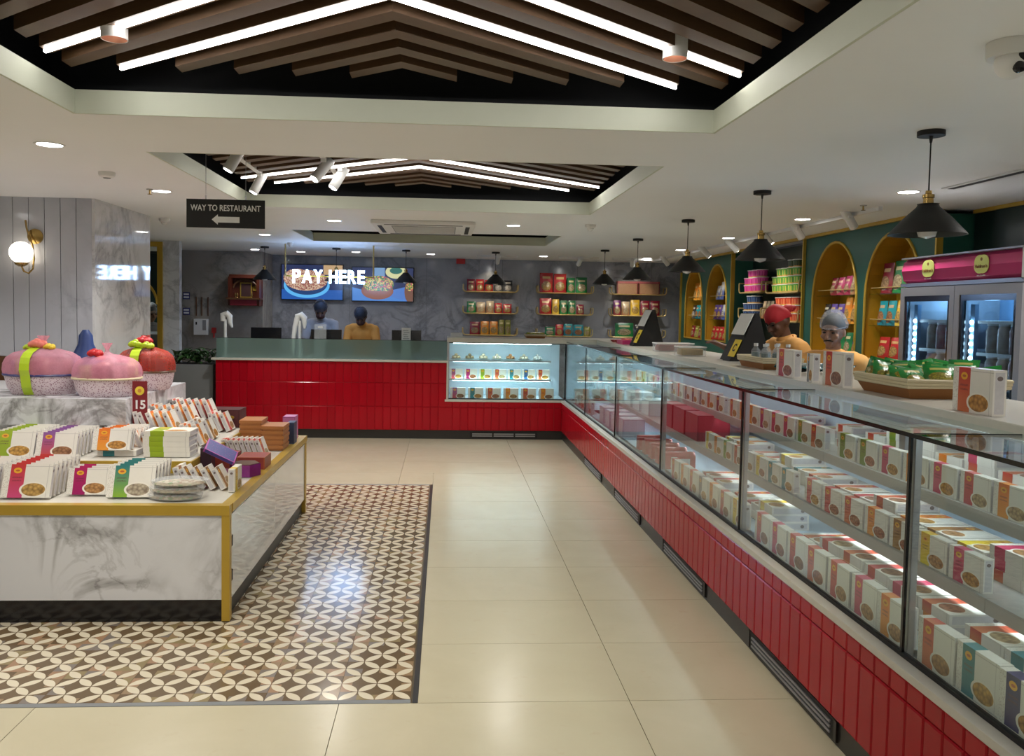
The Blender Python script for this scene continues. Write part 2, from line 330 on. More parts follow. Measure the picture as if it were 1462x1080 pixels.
# ------------------------------------------------------------------ mesh helpers
class MB:
    def __init__(s): s.v = []; s.f = []; s.mi = []; s.uv = {}
    def quad(s, a, b, c, d, mi=0, uv=None):
        i = len(s.v); s.v += [tuple(a), tuple(b), tuple(c), tuple(d)]; s.f.append((i, i+1, i+2, i+3)); s.mi.append(mi)
        if uv: s.uv[len(s.f)-1] = uv
        return s
    def box(s, x0, x1, y0, y1, z0, z1, mi=0, bev=0):
        i = len(s.v)
        s.v += [(x0,y0,z0),(x1,y0,z0),(x1,y1,z0),(x0,y1,z0),(x0,y0,z1),(x1,y0,z1),(x1,y1,z1),(x0,y1,z1)]
        for q in ((0,3,2,1),(4,5,6,7),(0,1,5,4),(1,2,6,5),(2,3,7,6),(3,0,4,7)): s.f.append(tuple(i+a for a in q)); s.mi.append(mi)
        return s
    def lathe(s, prof, c=(0,0,0), seg=24, mi=0, axis='z', cap=True, sx=1.0, sy=1.0, uv=False):
        i = len(s.v); n = len(prof)
        for r, h in prof:
            for k in range(seg):
                a = 2*pi*k/seg; p = (r*cos(a)*sx, r*sin(a)*sy, h)
                if axis == 'y': p = (p[0], -p[2], p[1])
                if axis == 'x': p = (p[2], p[0], p[1])
                s.v.append((c[0]+p[0], c[1]+p[1], c[2]+p[2]))
        for j in range(n-1):
            for k in range(seg):
                k2 = (k+1) % seg
                s.f.append((i+j*seg+k, i+j*seg+k2, i+(j+1)*seg+k2, i+(j+1)*seg+k)); s.mi.append(mi)
                if uv: s.uv[len(s.f)-1] = [(k/seg, j/(n-1)), ((k+1)/seg, j/(n-1)), ((k+1)/seg, (j+1)/(n-1)), (k/seg, (j+1)/(n-1))]
        if cap:
            s.f.append(tuple(i+k for k in range(seg))[::-1]); s.mi.append(mi)
            s.f.append(tuple(i+(n-1)*seg+k for k in range(seg))); s.mi.append(mi)
        return s
    def tube(s, pts, r, seg=8, mi=0, closed=False):
        pts = [Vector(p) for p in pts]; n = len(pts); i = len(s.v); up = None
        for j, p in enumerate(pts):
            if closed: t = pts[(j+1) % n] - pts[j-1]
            else: t = pts[min(j+1, n-1)] - pts[max(j-1, 0)]
            t.normalize()
            if up is None: up = t.orthogonal().normalized()
            up = (up - t*up.dot(t)).normalized(); w = t.cross(up)
            rr = r[j] if isinstance(r, (list, tuple)) else r
            for k in range(seg):
                a = 2*pi*k/seg; q = p + (up*cos(a) + w*sin(a))*rr; s.v.append(tuple(q))
        for j in range(n if closed else n-1):
            for k in range(seg):
                k2 = (k+1) % seg; j2 = (j+1) % n
                s.f.append((i+j*seg+k, i+j*seg+k2, i+j2*seg+k2, i+j2*seg+k)); s.mi.append(mi)
        if not closed:
            s.f.append(tuple(i+k for k in range(seg))[::-1]); s.mi.append(mi); s.f.append(tuple(i+(n-1)*seg+k for k in range(seg))); s.mi.append(mi)
        return s
    def prism(s, poly, d, mi=0):
        """poly: list of 3d points (planar), extruded by vector d"""
        i = len(s.v); n = len(poly); d = Vector(d)
        s.v += [tuple(p) for p in poly] + [tuple(Vector(p)+d) for p in poly]
        s.f.append(tuple(range(i, i+n))[::-1]); s.mi.append(mi); s.f.append(tuple(range(i+n, i+2*n))); s.mi.append(mi)
        for k in range(n): s.f.append((i+k, i+(k+1) % n, i+n+(k+1) % n, i+n+k)); s.mi.append(mi)
        return s
    def ball(s, c, rx, ry=None, rz=None, seg=16, ring=10, mi=0):
        ry = ry or rx; rz = rz or rx; i = len(s.v)
        for j in range(ring+1):
            t = pi*j/ring
            for k in range(seg):
                a = 2*pi*k/seg; s.v.append((c[0]+rx*sin(t)*cos(a), c[1]+ry*sin(t)*sin(a), c[2]+rz*cos(t)))
        for j in range(ring):
            for k in range(seg):
                k2 = (k+1) % seg; s.f.append((i+j*seg+k, i+(j+1)*seg+k, i+(j+1)*seg+k2, i+j*seg+k2)); s.mi.append(mi)
        return s
    def mesh(s, name, mats, smooth=False):
        m = bpy.data.meshes.new(name); m.from_pydata(s.v, [], s.f)
        for x in (mats if isinstance(mats, (list, tuple)) else [mats]): m.materials.append(M(x))
        m.polygons.foreach_set('material_index', s.mi)
        if s.uv:
            ul = m.uv_layers.new(name='UVMap')
            for fi, co in s.uv.items():
                for li, c in zip(m.polygons[fi].loop_indices, co): ul.data[li].uv = c
        m.update()
        bm = bmesh.new(); bm.from_mesh(m); bmesh.ops.recalc_face_normals(bm, faces=bm.faces); bm.to_mesh(m); bm.free()
        if smooth:
            m.polygons.foreach_set('use_smooth', [True]*len(m.polygons)); m.update()
            try: m.set_sharp_from_angle(angle=RAD(40))
            except Exception: pass
        return m
    def build(s, name, mats, parent=None, smooth=False, loc=None): return link(name, s.mesh(name, mats, smooth), parent, loc)

def link(name, mesh, parent=None, loc=None, rot=None):
    o = bpy.data.objects.new(name, mesh); COL.objects.link(o)
    if parent is not None: o.parent = parent
    if loc is not None: o.location = loc
    if rot is not None: o.rotation_euler = rot
    return o
def tag(o, label, cat, group=None, kind=None):
    o['label'] = label; o['category'] = cat
    if group: o['group'] = group
    if kind: o['kind'] = kind
    return o
def struct(o, label=None, cat=None):
    o['kind'] = 'structure'
    if label: o['label'] = label
    if cat: o['category'] = cat
    return o
def thing(name, label, cat, loc=(0,0,0), rotz=0.0, group=None, kind=None):
    o = bpy.data.objects.new(name, None); COL.objects.link(o); o.location = loc; o.rotation_euler = (0, 0, rotz); o.empty_display_size = .05
    if label: tag(o, label, cat, group)
    if kind: o['kind'] = kind
    return o
def copy_tree(o, parent=None, loc=None, rotz=None, label=None, group=None):
    c = o.copy(); COL.objects.link(c); c.parent = parent
    if loc is not None: c.location = loc
    if rotz is not None: c.rotation_euler = (0, 0, rotz)
    if label: c['label'] = label
    if group: c['group'] = group
    for ch in list(o.children): copy_tree(ch, c)
    return c
def bx(name, mat, parent, x0, x1, y0, y1, z0, z1, bevel=0):
    o = MB().box(x0, x1, y0, y1, z0, z1).build(name, mat, parent)
    if bevel:
        bm = bmesh.new(); bm.from_mesh(o.data); bmesh.ops.bevel(bm, geom=list(bm.edges), offset=bevel, segments=2, affect='EDGES', profile=.6); bm.to_mesh(o.data); bm.free()
    return o
def cols(o, c1, c2=None, c3=None):
    o['c1'] = (*c1, 1.0); o['c2'] = (*(c2 or c1), 1.0); o['c3'] = (*(c3 or c1), 1.0); return o
def text_mesh(txt, size, depth=.004, mat='letter_white', bold=0.0, align='CENTER', name='lettering'):
    c = bpy.data.curves.new('txt', 'FONT'); c.body = txt; c.size = size; c.extrude = depth; c.offset = bold; c.align_x = align; c.align_y = 'CENTER'; c.resolution_u = 3
    o = bpy.data.objects.new('txt', c); COL.objects.link(o)
    dg = bpy.context.evaluated_depsgraph_get(); m = bpy.data.meshes.new_from_object(o.evaluated_get(dg)); m.name = name
    bpy.data.objects.remove(o); bpy.data.curves.remove(c); m.materials.clear(); m.materials.append(M(mat)); return m
def fit_text(m, wd, hg):
    xs_ = [v.co.x for v in m.vertices]; ys_ = [v.co.y for v in m.vertices]; x0, x1, y0, y1 = min(xs_), max(xs_), min(ys_), max(ys_)
    for v in m.vertices: v.co.x = (v.co.x-(x0+x1)/2)*wd/(x1-x0); v.co.y = (v.co.y-(y0+y1)/2)*hg/(y1-y0)
    return m
def spot(loc, target, power, color=(1,1,1), size=1.2, blend=.7, rad=.04, parent=None):
    l = bpy.data.lights.new('spot_lamp', 'SPOT'); l.energy = power; l.color = color; l.spot_size = size; l.spot_blend = blend; l.shadow_soft_size = rad
    o = bpy.data.objects.new('spot_lamp', l); COL.objects.link(o)
    d = Vector(target) - Vector(loc); o.rotation_euler = d.to_track_quat('-Z', 'Y').to_euler(); o.location = loc
    if parent is not None:
        o.parent = parent; o.location = Vector(loc) - parent.location
    return o
def area(loc, target, power, sx, sy, color=(1,1,1)):
    l = bpy.data.lights.new('area_lamp', 'AREA'); l.shape = 'RECTANGLE'; l.size = sx; l.size_y = sy; l.energy = power; l.color = color
    o = bpy.data.objects.new('area_lamp', l); COL.objects.link(o); o.location = loc
    d = Vector(target) - Vector(loc); o.rotation_euler = d.to_track_quat('-Z', 'Y').to_euler(); return o

# ------------------------------------------------------------------ FLOOR
floor = struct(bx('floor', 'grout', None, -6.0, 3.95, -3.5, 13.3, -.12, -.0125), 'beige stone slab floor with an inset carpet of petal patterned tiles', 'floor')
FX1, FY0, FY1 = -.09, 3.34, 7.60        # pattern inset right edge, near and far edge
PN = 14; FX0 = FX1 - .03 - .30 * PN - .03
def tile_mesh(name, sx, sy, mat, cx=0, cy=0, g=.0014, h=.012):
    return MB().box(-sx/2+g, sx/2-g, -sy/2+g, sy/2-g, -h, 0).mesh(name, mat)
slab_cache = {}
def slab(x0, x1, y0, y1):
    key = (round(x1-x0, 3), round(y1-y0, 3))
    if key not in slab_cache: slab_cache[key] = tile_mesh('tile', *key, 'floor_beige')
    link('tile', slab_cache[key], floor, ((x0+x1)/2, (y0+y1)/2, 0))
xs = [.79 + 1.2*k for k in range(-5, 3)]; xs = [-6.0] + [x for x in xs if -5.5 < x < 3.9] + [3.95]
ys = [3.337 + .6*k for k in range(-9, 17)]; ys = [y for y in ys if y > -2.2 and y < 13.2] + [13.3]
slab(-6.0, 3.95, -3.5, ys[0])
for i in range(len(xs)-1):
    for j in range(len(ys)-1):
        x0, x1, y0, y1 = xs[i], xs[i+1], ys[j], ys[j+1]
        if y1 > FY0+.02 and y0 < FY1-.02:
            if x1 <= FX0+.01 or x0 >= FX1-.01: slab(x0, x1, y0, y1); continue
            if x0 < FX1 < x1: slab(FX1, x1, y0, y1 if y1 < FY1 + .3 else y1)
            if x0 < FX0 < x1: slab(x0, FX0, y0, y1)
            if y1 > FY1 + .02 and j + 1 < len(ys):
                a, b = max(x0, FX0), min(x1, FX1)
                if b - a > .02: slab(a, b, FY1, y1)
        else: slab(x0, x1, y0, y1)
pm = tile_mesh('tile', .30, .30, 'petal_tile', g=.0006)
for i in range(PN):
    for j in range(14):
        link('tile', pm, floor, (FX1-.03-.15-.30*i, FY0+.03+.15+.30*j, 0))
for a in ((FX1-.03+.008, FX1, FY0, FY1), (FX0, FX0+.03, FY0, FY1), (FX0+.03, FX1-.03, FY0, FY0+.0295), (FX0+.03, FX1-.03, FY1-.0295, FY1)):
    MB().box(a[0], a[1], a[2], a[3], -.012, 0).build('border_strip', 'dark_plinth' if a[0] > -.2 else 'planter_grey', floor)

# ------------------------------------------------------------------ CEILING with three coffers
HOLES = [(-1.59, 1.19, -.6, 3.68), (-1.59, 1.19, 4.53, 6.87), (-1.62, 1.23, 8.83, 10.25)]
def ceiling():
    bxs = sorted({-6.0, 3.95, -1.59, 1.19, -1.62, 1.23}); bys = sorted({-3.5, 13.3} | {h[2] for h in HOLES} | {h[3] for h in HOLES})
    m = MB()
    for i in range(len(bxs)-1):
        for j in range(len(bys)-1):
            cx, cy = (bxs[i]+bxs[i+1])/2, (bys[j]+bys[j+1])/2
            if any(h[0] < cx < h[1] and h[2] < cy < h[3] for h in HOLES): continue
            m.box(bxs[i], bxs[i+1], bys[j], bys[j+1], CEIL, CEIL+.10)
    o = m.build('ceiling', 'ceiling_paint'); struct(o, 'smooth off-white suspended ceiling with three rectangular coffers', 'ceiling')
    for h in HOLES:
        x0, x1, y0, y1 = h[0]-.18, h[1]+.18, h[2]-.18, h[3]+.18; z0, z1 = CEIL+.101, CEIL+.46
        v = MB()
        v.quad((x0,y0,z1),(x1,y0,z1),(x1,y1,z1),(x0,y1,z1))
        for a, b in (((x0,y0),(x1,y0)), ((x1,y0),(x1,y1)), ((x1,y1),(x0,y1)), ((x0,y1),(x0,y0))): v.quad((*a,z0),(*b,z0),(*b,z1),(*a,z1))
        v.build('coffer_void', 'black_void', o)
        a0, a1, b0, b1 = h[0], h[1], h[2], h[3]
        for q in ((a0, a1, b0, b0+.012), (a0, a1, b1-.012, b1), (a0, a0+.012, b0+.0125, b1-.0125), (a1-.012, a1, b0+.0125, b1-.0125)): bx('fascia', 'fascia_lamp_tint', o, *q, CEIL+.0005, CEIL+.1005)
    return o
ceil_o = ceiling()

def led_chevrons(label, yfar, x0, x1, ynear, lit, zb=2.58):
    root = thing('slatted_ceiling_feature', label, 'ceiling feature', (0,0,0))
    xc = (x0+x1)/2; SL = .79; pitch = .184; hw = (x1-x0)/2
    k = 0
    while True:
        ya = yfar - SL*.22 - pitch*k      # apex
        if ya + SL*hw < ynear: break
        for sgn in (-1, 1):
            L = min(hw, (yfar - ya)/SL); l0 = 0.0
            if ya < ynear: l0 = (ynear-ya)/SL
            if l0 >= L: continue
            wy = .034*math.hypot(1, SL)
            pa = [(xc+sgn*l0, ya+SL*l0-wy), (xc+sgn*L, ya+SL*L-wy), (xc+sgn*L, ya+SL*L+wy), (xc+sgn*l0, ya+SL*l0+wy)]
            if sgn < 0: pa = pa[::-1]
            MB().prism([(p[0], p[1], zb) for p in pa], (0, 0, .12)).build('slat', 'wood_slat', root)
            if k in lit:
                w2 = .0075*math.hypot(1, SL)
                pb = [(xc+sgn*l0, ya+SL*l0-w2), (xc+sgn*L, ya+SL*L-w2), (xc+sgn*L, ya+SL*L+w2), (xc+sgn*l0, ya+SL*l0+w2)]
                if sgn < 0: pb = pb[::-1]
                MB().prism([(p[0], p[1], zb-.010) for p in pb], (0, 0, .0095)).build('light_strip', 'led_glow', root)
        k += 1
    return root
led_chevrons('brown chevron slats with white light lines and copper lined lights', 3.53, -1.54, 1.17, .3, (4, 6, 14))
led_chevrons('brown chevron slats with white light lines in the coffer above the hanging sign', 6.60, -1.54, 1.17, 4.75, (4, 6))

# ------------------------------------------------------------------ WALLS
def wall(name, mat, x0, x1, y0, y1, z0=0.0, z1=CEIL, label=None):
    o = bx(name, mat, None, x0, x1, y0, y1, z0, z1); return struct(o, label, 'wall')
wb = wall('wall_back', 'marble_wall', -2.70, 3.95, 13.2, 13.3, label='grey veined marble wall behind the pay counter and snack shelves')
for x in [-2.70 + 1.2*i for i in range(1, 6)]: MB().box(x-.002, x+.002, 13.196, 13.1995, 0, CEIL).build('panel_joint', 'groove', wb)
wj = wall('wall_alcove', 'marble_beige', -3.97, -2.70, 12.5, 13.3, label='beige veined marble wall carrying the wooden shrine')
wall('wall_right', 'marble_wall', 3.95, 4.05, -3.5, 13.3, label='plain marble wall behind the green cabinets')
wall('wall_front', 'white_paint', -6.0, 3.95, -3.6, -3.5, label='plain white wall at the entrance end')
wall('wall_left', 'white_paint', -6.1, -6.0, -3.5, 13.3, label='plain white wall opposite the long counter')
# panelled block on the left
wp = wall('wall_panelled', 'groove', -6.0, -2.73, 6.63, 7.80, label='projecting wall block clad in vertical white marble strips')
pm1 = MB().box(-.0565, .0565, -.03, 0, 1.20, CEIL).mesh('panel', 'marble_panel')
x = -2.725 - .0575 + .003
n = 0
while x > -5.9:
    wdt = .118
    link('panel', pm1, wp, (x, 6.63, 0)); x -= wdt; n += 1
link('dado', MB().box(-6.0, -2.73, -.035, 0, .08, 1.197).mesh('dado', 'brown_wood'), wp, (0, 6.63, 0))
pm2 = MB().box(0, .03, -.0495, .0495, 0, CEIL).mesh('panel', 'marble_side')
for j in range(12): link('panel', pm2, wp, (-2.73, 6.652 + .1*j, 0))
# wall with the gold framed arched window, and the pale pillar strip beside it
dv = MB().prism([(-3.545, 10.801, 0), (-3.565, 10.801, 0), (-3.99, 12.499, 0), (-3.97, 12.499, 0)], (0, 0, CEIL)).build('wall_partition', 'marble_beige'); struct(dv, 'thin partition wall between planter alcove and dining room', 'wall')
ww = wall('wall_window', 'dark_green', -6.0, -3.93, 10.72, 10.82, label='dark wall beyond the panelled block')
pl = bx('wall_pillar', 'marble_pillar', None, -3.545, -3.345, 10.70, 10.80, 0, CEIL); struct(pl, 'narrow pale marble pier between gold window and planter', 'wall')
win = thing('window_1', None, None, kind='structure'); win['label'] = 'tall gold framed window with an arched inner rim'; win['category'] = 'window'
for nm, a in (('window_frame', (-3.605, -3.545, 10.66, 10.72, .72, 2.40)), ('window_frame', (-3.93, -3.87, 10.66, 10.72, .72, 2.40)), ('window_frame', (-3.87, -3.605, 10.66, 10.72, 2.34, 2.40)), ('window_frame', (-3.87, -3.605, 10.66, 10.72, .72, .76))):
    bx(nm, 'gold_trim', win, *a)
bx('pane', 'glass', win, -3.87, -3.605, 10.685, 10.691, .76, 2.34)
bx('mullion', 'ice_blue', win, -3.87, -3.605, 10.672, 10.684, 1.24, 1.275)
ar = [( -4.12 + .51*cos(a), 10.668, 1.62 + .40*sin(a)) for a in [RAD(t) for t in range(60, -1, -6)]]
MB().tube(ar, .017, 8).build('arch_rim', 'gold_trim', win, smooth=True)
bx('window_apron', 'red_tile', win, -3.93, -3.545, 10.66, 10.72, .52, .72); bx('window_apron', 'white_paint', win, -3.93, -3.545, 10.66, 10.72, 0, .52)
# small dark room behind that window
rm = bx('wall_restaurant', 'dark_green', None, -6.0, -3.98, 12.9, 13.0, 0, CEIL); struct(rm, 'dark far wall of the dining room seen through the window', 'wall')
for pts in (((-4.35, 12.88, 2.06), (-4.22, 12.88, 2.16)), ((-4.16, 12.88, 2.16), (-4.09, 12.88, 2.10), (-4.02, 12.88, 2.16))):
    tag(MB().tube(pts, .010, 6).build('zigzag_light', 'window_glow'), 'thin zigzag light line seen through gold window', 'light', 'zigzag lights')

# wall sconce
sc = thing('wall_sconce', 'brass wall sconce with lit white globe on marble strips', 'lamp', (-3.17, 6.60, 2.0))
MB().lathe([(.058, 0), (.058, .012), (.02, .02)], (.03, 0, .12), 24, axis='y').build('back_plate', 'brass', sc, True)
MB().tube([(-.03, -.03, .24), (-.02, -.035, .18), (.0, -.04, .12), (.03, -.05, .05), (.045, -.06, -.05), (.04, -.07, -.13), (.015, -.085, -.165), (-.015, -.095, -.15), (-.03, -.10, -.11)], .007, 8).build('arm', 'brass', sc, True)
MB().lathe([(.02, -.115), (.045, -.10), (.05, -.085)], (-.03, -.10, 0), 20).build('cup', 'brass', sc, True)
MB().ball((-.03, -.10, -.01), .083, seg=24, ring=16).build('globe', 'globe_glow', sc, True)
# ------------------------------------------------------------------ COUNTERS
rt_cache = {}
def red_tile_mesh(wd, hg):
    key = (round(wd, 4), round(hg, 4))
    if key not in rt_cache:
        m = MB(); g = .0012; b = .006; w2, h = wd/2-g, hg-g; d = .010
        # pillowed tile, face towards -Y
        m.v += [(-w2, 0, g), (w2, 0, g), (w2, 0, h), (-w2, 0, h), (-w2, -d*.6, g), (w2, -d*.6, g), (w2, -d*.6, h), (-w2, -d*.6, h), (-w2+b, -d, g+b), (w2-b, -d, g+b), (w2-b, -d, h-b), (-w2+b, -d, h-b)]
        for q in ((8,9,10,11), (4,5,9,8), (5,6,10,9), (6,7,11,10), (7,4,8,11), (0,1,5,4), (1,2,6,5), (2,3,7,6), (3,0,4,7)): m.f.append(q); m.mi.append(0)
        rt_cache[key] = m.mesh('tile', 'red_tile')
    return rt_cache[key]
def vent(parent, x, y0, y1):
    v = bx('vent_grille', 'black_matt', parent, x-.006, x+.01, y0, y1, .015, .095)
    m = MB().box(x-.010, x-.006, y0, y0+.02, .015, .095).box(x-.010, x-.006, y1-.02, y1, .015, .095)
    m.build('vent_frame', 'dark_plinth', v)
    for z in (.028, .048, .068): MB().box(x-.012, x-.006, y0+.05, y1-.05, z, z+.009).build('vent_slat', 'grey_plastic', v)
CX = 1.483; YE = .9; CY = 10.31
base = thing('counter_base', 'long red tiled counter base with black plinth under the glass cases beside the aisle', 'counter')
bx('core', 'red_grout', base, CX+.0005, 2.40, YE, CY+.6, .11, .470)
bx('plinth', 'dark_plinth', base, CX+.012, 2.36, YE+.03, CY+.6, 0, .11)
bx('ledge', 'white_stone', base, CX-.014, 1.60, YE, CY-.014, .470, .499, .003)
n = int((CY-YE)/.0977)
for i in range(n):
    y = CY-.012 - .0977*(i+.5)
    for z0, hh in ((.11, .288), (.398, .071)): link('tile', red_tile_mesh(.0977, hh), base, (CX, y, z0), (0, 0, -pi/2))
for y0, y1 in ((7.67, 8.63), (6.11, 7.06), (4.53, 5.45), (2.95, 3.86), (1.35, 2.28)): vent(base, CX+.012, y0, y1)
bx('end_panel', 'white_stone', base, CX, 2.40, YE-.02, YE-.001, 0, 1.215)

bbase = thing('counter_base', 'red tiled counter base under the glass case at the back, with vent in plinth', 'counter')
X0, XP = -2.79, .03
bx('core', 'red_grout', bbase, XP, CX+.5, CY+.0005, CY+.6, .11, .470)
bx('plinth', 'dark_plinth', bbase, XP, CX+.5, CY+.012, CY+.58, 0, .11)
bx('ledge', 'white_stone', bbase, XP-.02, 1.60, CY-.014, CY+.10, .470, .499, .003)
for i in range(15):
    x = CX-.006 - .0977*(i+.5)
    if x < XP-.02: break
    for z0, hh in ((.11, .288), (.398, .071)): link('tile', red_tile_mesh(.0977, hh), bbase, (x, CY, z0))
v = bx('vent_grille', 'black_matt', bbase, .33, 1.18, CY+.004, CY+.03, .015, .095)
for a in (.36, .63, .90):
    for z in (.035, .06): MB().box(a, a+.25, CY-.002, CY+.004, z, z+.012).build('vent_slat', 'steel', v)

pay = thing('pay_counter', 'tall red tiled pay counter with frosted glass screen on top', 'counter')
bx('core', 'red_grout', pay, X0, XP, CY+.0005, CY+.7, .11, .955)
bx('plinth', 'dark_plinth', pay, X0+.02, XP, CY+.012, CY+.68, 0, .11)
bx('ledge', 'white_stone', pay, X0-.05, XP+.015, CY-.03, CY+.72, .955, .982, .003)
nx = int((XP-X0)/.0977)
for i in range(nx+1):
    wdt = .0977; x = XP-.001 - .0977*(i+.5)
    if x - .0489 < X0: wdt = (x+.0489)-X0; x = X0 + wdt/2
    if wdt < .02: break
    for z0, hh in ((.11, .29), (.40, .295), (.695, .259)): link('tile', red_tile_mesh(wdt, hh), pay, (x, CY, z0))
fr = bx('screen', 'frosted', pay, X0, XP, CY+.03, CY+.042, .983, 1.222)
bx('screen_edge', 'glass_edge', pay, X0, XP, CY+.029, CY+.043, 1.222, 1.227)
bx('side_screen', 'frosted', pay, X0, X0+.012, CY+.044, CY+.50, .983, 1.222)
bx('end_cap', 'white_stone', pay, XP, XP+.018, CY-.012, CY+.05, .50, .955)

# glass display cases on the long counter
POSTS = [10.28, 8.85, 7.27, 5.70, 4.13, 2.60, 1.03]
ORD = ['first', 'second', 'third', 'fourth', 'fifth', 'sixth']
GX = 1.522
SH_MID, SH_TOP = .690, .918        # undersides of steps
for i in range(6):
    y1, y0 = POSTS[i], POSTS[i+1]
    c = thing('display_case', 'glass front display case, %s from the inner corner of the counter' % ORD[i], 'display case', (0,0,0), 0)
    g = .003
    bx('front_glass', 'glass', c, GX, GX+.008, y0+g, y1-g, .512, 1.226)
    bx('top_glass', 'top_glass', c, GX, 1.898, y0+g, y1-g, 1.230, 1.238)
    bx('glass_edge', 'glass_edge', c, GX-.004, GX, y0, y1, 1.226, 1.240)
    bx('bottom_channel', 'black_matt', c, GX-.006, GX+.014, y0, y1, .4995, .512)
    bx('glass_edge', 'glass_edge', c, GX+.01, 1.898, y0-.003, y0+.003, 1.2285, 1.2395)
    bx('post', 'black_gloss', c, GX-.004, GX+.006, y0-.006, y0+.006, .512, 1.226)
    bx('post', 'steel', c, GX+.012, GX+.034, y0-.012, y0+.016, .50, 1.226)
    bx('hinge', 'steel', c, GX+.009, GX+.03, y0+.05, y0+.085, 1.175, 1.226)
    bx('deck', 'ice_blue', c, 1.56, 2.36, y0+.001, y1-.001, .4705, .499)
    for xs_, zs_ in ((1.80, SH_MID), (1.955, SH_TOP)):
        bx('shelf', 'shelf_grey', c, xs_, 2.36, y0+.002, y1-.002, zs_-.010, zs_); bx('shelf_lip', 'shelf_grey', c, xs_, xs_+.010, y0+.002, y1-.002, zs_-.050, zs_-.0105)
        bx('light_tube', 'case_led', c, xs_+.012, xs_+.026, y0+.06, y1-.06, zs_-.026, zs_-.0115)
    bx('back_panel', 'ice_blue', c, 2.36, 2.38, y0, y1, .4995, 1.214)
    bx('light_tube', 'case_led', c, 1.965, 1.985, y0+.06, y1-.06, 1.203, 1.2145)
    if i < 5:
        for k in range(14): MB().box(1.70, 1.775, y0+.06+k*.03, y0+.068+k*.03, .4992, .5012).build('air_slot', 'dark_plinth', c)
# case at the back
c = thing('display_case', 'glass front display case of sweets beside the pay counter', 'display case')
bx('front_glass', 'glass', c, XP+.03, GX-.01, CY+.012, CY+.02, .512, 1.206)
bx('glass_edge', 'glass_edge', c, XP+.02, GX-.004, CY+.006, CY+.012, 1.200, 1.212)
bx('bottom_channel', 'black_matt', c, XP+.02, GX-.006, CY+.006, CY+.026, .4995, .512)
bx('post', 'black_gloss', c, GX-.012, GX+.004, CY+.006, CY+.024, .512, 1.226)
bx('post', 'steel', c, XP+.002, XP+.03, CY+.006, CY+.03, .4995, 1.206)
bx('deck', 'ice_blue', c, XP+.02, 1.52, CY+.03, CY+.6, .4705, .499)
bx('shelf', 'shelf_glass', c, XP+.03, 1.36, CY+.18, CY+.55, .728, .740); bx('shelf_lip', 'steel', c, XP+.03, 1.36, CY+.172, CY+.18, .722, .744)
bx('shelf', 'shelf_glass', c, XP+.03, 1.36, CY+.22, CY+.55, .965, .977); bx('shelf_lip', 'steel', c, XP+.03, 1.36, CY+.212, CY+.22, .958, .980)
bx('back_panel', 'ice_blue', c, XP+.02, 1.52, CY+.60, CY+.62, .4995, 1.206)
bx('light_tube', 'case_led_bright', c, XP+.08, 1.34, CY+.05, CY+.065, 1.196, 1.2085)
bx('light_tube', 'case_led_bright', c, XP+.08, 1.34, CY+.222, CY+.236, .957, .9645)
bx('light_tube', 'case_led_bright', c, XP+.08, 1.34, CY+.182, CY+.196, .720, .7275)

# worktops
wt = bx('worktop', 'white_stone', None, 1.90, 2.46, YE, CY-.02, 1.216, 1.268, .004); tag(wt, 'long white stone worktop running behind the glass cases', 'worktop')
wt2 = bx('worktop', 'white_stone', None, XP+.002, 2.46, CY-.018, CY+.66, 1.212, 1.268, .004); tag(wt2, 'white stone worktop over the glass case at the back', 'worktop')
WT = 1.2685

# ------------------------------------------------------------------ SWEET BOXES
RED=(.52,.028,.022); ORA=(.72,.16,.012); CORAL=(.60,.085,.045); PINK=(.60,.05,.13); MAG=(.42,.005,.10); GRN=(.10,.22,.012); LIME=(.30,.42,.01)
OLIVE=(.24,.25,.02); YEL=(.70,.38,.02); TEAL=(.008,.16,.17); NAVY=(.02,.02,.11); PURP=(.22,.08,.30); MAR=(.16,.012,.03); GREY=(.20,.20,.20); BLUE=(.02,.10,.26); BRN=(.28,.12,.03)
CN = {RED:'red', ORA:'orange', CORAL:'coral', PINK:'pink', MAG:'magenta', GRN:'green', LIME:'lime', OLIVE:'olive', YEL:'yellow', TEAL:'teal', NAVY:'navy', PURP:'mauve', MAR:'maroon', GREY:'grey', BLUE:'blue', BRN:'brown'}
LOW = {RED:(.60,.16,.05), ORA:(.75,.30,.03), CORAL:(.50,.05,.07), PINK:(.48,.03,.10), MAG:(.30,.004,.10), GRN:(.20,.34,.01), LIME:(.24,.34,.01), OLIVE:(.14,.25,.02), YEL:(.78,.62,.03), TEAL:(.02,.22,.27), NAVY:(.03,.02,.14), PURP:(.55,.06,.05), MAR:(.12,.01,.02), GREY:(.16,.16,.16), BLUE:(.015,.07,.20), BRN:(.36,.18,.04)}
FOOD = [(.64,.28,.03), (.45,.10,.04), (.58,.42,.22), (.34,.13,.06), (.70,.36,.04), (.55,.26,.08)]
bm_cache = {}
def box_mesh(wd, hg, tk):
    key = (wd, hg, tk)
    if key not in bm_cache:
        m = MB(); w2, t2 = wd/2, tk/2; U = [(0,0),(1,0),(1,1),(0,1)]
        m.quad((-w2,-t2,0),(w2,-t2,0),(w2,-t2,hg),(-w2,-t2,hg), 0, U)
        m.quad((w2,t2,0),(-w2,t2,0),(-w2,t2,hg),(w2,t2,hg), 0, U)
        m.quad((-w2,-t2,hg),(w2,-t2,hg),(w2,t2,hg),(-w2,t2,hg), 1, U)
        m.quad((-w2,t2,0),(w2,t2,0),(w2,-t2,0),(-w2,-t2,0), 1, U)
        m.quad((w2,-t2,0),(w2,t2,0),(w2,t2,hg),(w2,-t2,hg), 2, U)
        m.quad((-w2,t2,0),(-w2,-t2,0),(-w2,-t2,hg),(-w2,t2,hg), 2, U)
        bm_cache[key] = m.mesh('sweet_box', ['box_front', 'box_edge', 'box_side'])
    return bm_cache[key]
